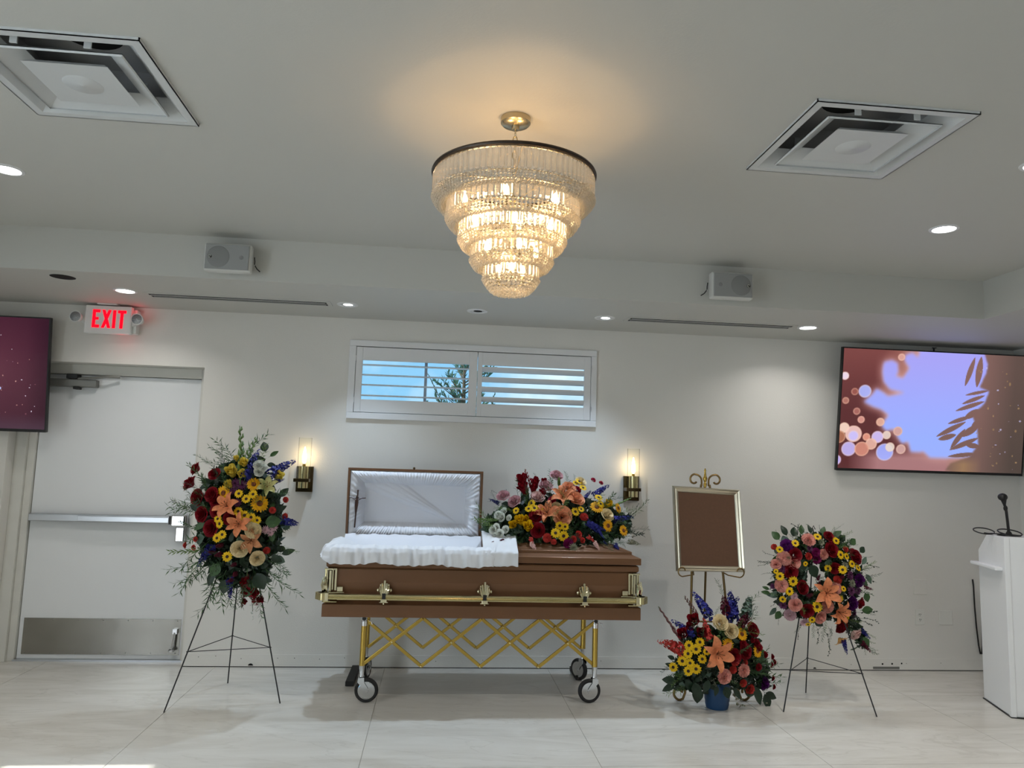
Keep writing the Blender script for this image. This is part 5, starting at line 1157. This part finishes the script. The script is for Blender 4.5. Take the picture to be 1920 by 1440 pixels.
fill_green(B, 70, 30, s_fb, 41, 20, 40)
r_ = random.Random(10); leaf_mass(fb, [at(x, y, dp(x, y)+r_.uniform(.04,.16)) for x, y in [s_fb(r_) for _ in range(3200)]], 5, .045)

# ------------------------------------------------------------------ wreath
wr = thing('flower_wreath', 'round mixed flower wreath hanging on a wire easel beside the podium', 'wreath', (2.535, -.95, .5), 'funeral flower arrangements')
WCX, WCY = 1532, 1083
def dwr(x, y): r = math.hypot((x-WCX), (y-WCY)*.98); t = min(1, abs(r-56)/38); return -.93 - .085*math.sqrt(1-t*t) + .02*(y-WCY)/100*-1
def nwr(x, y):
    u, v = x-WCX, y-WCY; r = max(1, math.hypot(u, v)); k = (r-52)/45; return (u/r*k*.9, -.9, -v/r*k*.9+.1)
B = Bouquet(wr, (1410, 970), 5.333, dwr, nwr)
B.fl('rose', 'red', [(425,370,112),(385,540,114),(790,325,122),(1025,395,124),(765,195,92),(550,930,114),(885,1085,124),(1080,855,92),(500,700,112),(825,510,92)])
B.fl('carn', 'salmon', [(318,410,124),(565,225,118),(295,680,118),(755,890,114),(715,370,94),(830,710,112)]); B.fl('carn', 'palepink', [(380,975,104)]); B.fl('rose', 'salmon', [(420,455,104),(430,875,104),(680,1000,104),(240,470,84)]); B.fl('rose', 'pink', [(1025,1165,114)])
B.fl('carn', 'purple', [(350,280,114),(1070,630,114),(1000,860,124)]); B.fl('carn', 'magenta', [(650,415,86),(640,350,76)])
B.fl('daisy', 'yellow', [(655,195,84),(432,260,80),(277,322,74),(840,235,80),(885,375,94),(945,390,74),(905,525,90),(1000,465,80),(1060,505,74),(280,590,90),(410,640,104),(375,740,90),(307,820,74),(650,895,110),(880,815,80),(945,1015,98),(600,1025,74),(760,510,74),(535,465,54),(915,715,62),(560,1070,54),(240,540,54)], -.02, 1.04)
B.fl('lily', 'orange', [(745,760,240),(875,950,215)], -.03)
B.fl('mum', 'mumpurple', [(575,310,74),(975,580,94),(990,735,98),(1055,735,84),(300,520,84),(310,880,84),(1015,960,84),(210,690,64),(270,340,54)]); B.fl('mum', 'palepink', [(520,1045,94),(420,790,80)]); B.fl('mum', 'kale', [(1000,660,84),(690,250,70),(930,480,70)])
B.fl('carn', 'coral', [(855,625,74),(220,295,54),(935,320,54),(565,390,66)]); B.fl('stock', 'burg', [(1100,1250,100),(650,620,70),(665,680,70),(1130,700,70),(560,790,90),(890,600,80)]); B.fl('lily', 'buff', [(880,1220,120)])
B.line('spike', 'blue', [(910,1220,960,1380),(1100,1130,1190,1230)])
B.line('twig', 'leaf_dark', [(560,200,400,50),(300,200,240,120),(250,380,100,330),(230,450,50,470),(220,560,90,580),(860,200,820,100),(830,230,960,210),(1080,400,1260,500),(1100,400,1210,380),(1080,640,1260,650),(1050,950,1260,960),(1080,1010,1280,1070),(500,1080,450,1220),(300,950,270,1080),(640,1080,640,1280),(720,1120,760,1400),(660,200,660,80),(1020,1000,1200,1100),(260,640,140,720),(240,820,170,900)], None)
B.line('fern', 'leaf_mid', [(480,1050,470,1160),(720,1060,720,1210),(800,1090,780,1230),(1090,920,1190,1000),(940,260,1010,240)], None, .02); B.line('sprig', 'leaf_dark', [(700,1080,640,1150),(760,1090,830,1200),(460,230,430,100),(220,440,80,470),(640,640,720,560),(560,520,640,460)], None, .02)
for zx, zy, a, s_, m_ in [(345,180,.4,110,'leaf_dark'),(270,220,.7,100,'leaf_mid'),(410,190,-.3,100,'leaf_dark'),(490,170,-.2,100,'leaf_mid'),(240,905,2.4,100,'leaf_euc'),(280,940,2.6,90,'leaf_mid'),(480,510,-1.5,100,'leaf_euc'),(725,455,-1.8,110,'leaf_euc'),(1100,470,-.7,100,'leaf_euc'),(1140,570,-2.6,110,'leaf_euc'),(980,270,-.9,90,'leaf_mid'),(1130,760,-2.8,90,'leaf_mid'),(1100,930,-1.5,130,'leaf_mid'),(180,760,1.4,90,'leaf_mid'),(170,720,1.2,70,'leaf_mid'),(520,420,2.9,140,'leaf_dark'),(580,480,-2.6,140,'leaf_dark'),(590,160,.2,90,'leaf_dark'),(1110,1200,-2.5,110,'leaf_mid'),(1080,350,-.8,80,'leaf_dark'),(250,740,2.2,90,'leaf_euc')]:
    p = B.pos(zx, zy, .0); q = Vector((0,-1,.15)).normalized(); yv = Vector((-math.sin(a), 0, math.cos(a))); yv = (yv - q*yv.dot(q)).normalized(); R3 = Matrix((yv.cross(q), yv, q)).transposed()
    obj_from(lib(f'leaf#{rnd.randint(1,3)}', m_), 'leaf', wr, p, R3.to_quaternion(), B.m(s_, p))
def s_wr(r):
    a = r.uniform(0, 2*PI); q = r.uniform(27, 84); return WCX+q*math.cos(a), WCY+q*math.sin(a)
fill_green(B, 120, 60, s_wr, 51, 20, 30)
def s_tail(r):
    t = r.random(); return 1578 + 42*t + r.uniform(-16, 16)*(1.1-.5*t), 1140 + 66*t + r.uniform(-12, 12)
fill_green(B, 26, 16, s_tail, 52, 18, 30)
r_ = random.Random(13); leaf_mass(wr, [at(x, y, dwr(x, y)+r_.uniform(.01,.05)) for x, y in [s_tail(r_) for _ in range(420)]], 7, .034)
r_ = random.Random(12); leaf_mass(wr, [at(x, y, dwr(x, y)+r_.uniform(.03,.09)) for x, y in [s_wr(r_) for _ in range(3200)]], 6, .038)

# these small glowing surfaces have lamps of their own or light little: no direct sampling needed
for n in ('screen_picture', 'bulb_warm', 'filament', 'lamp_white', 'exit_red'): MATS[n].cycles.emission_sampling = 'NONE'
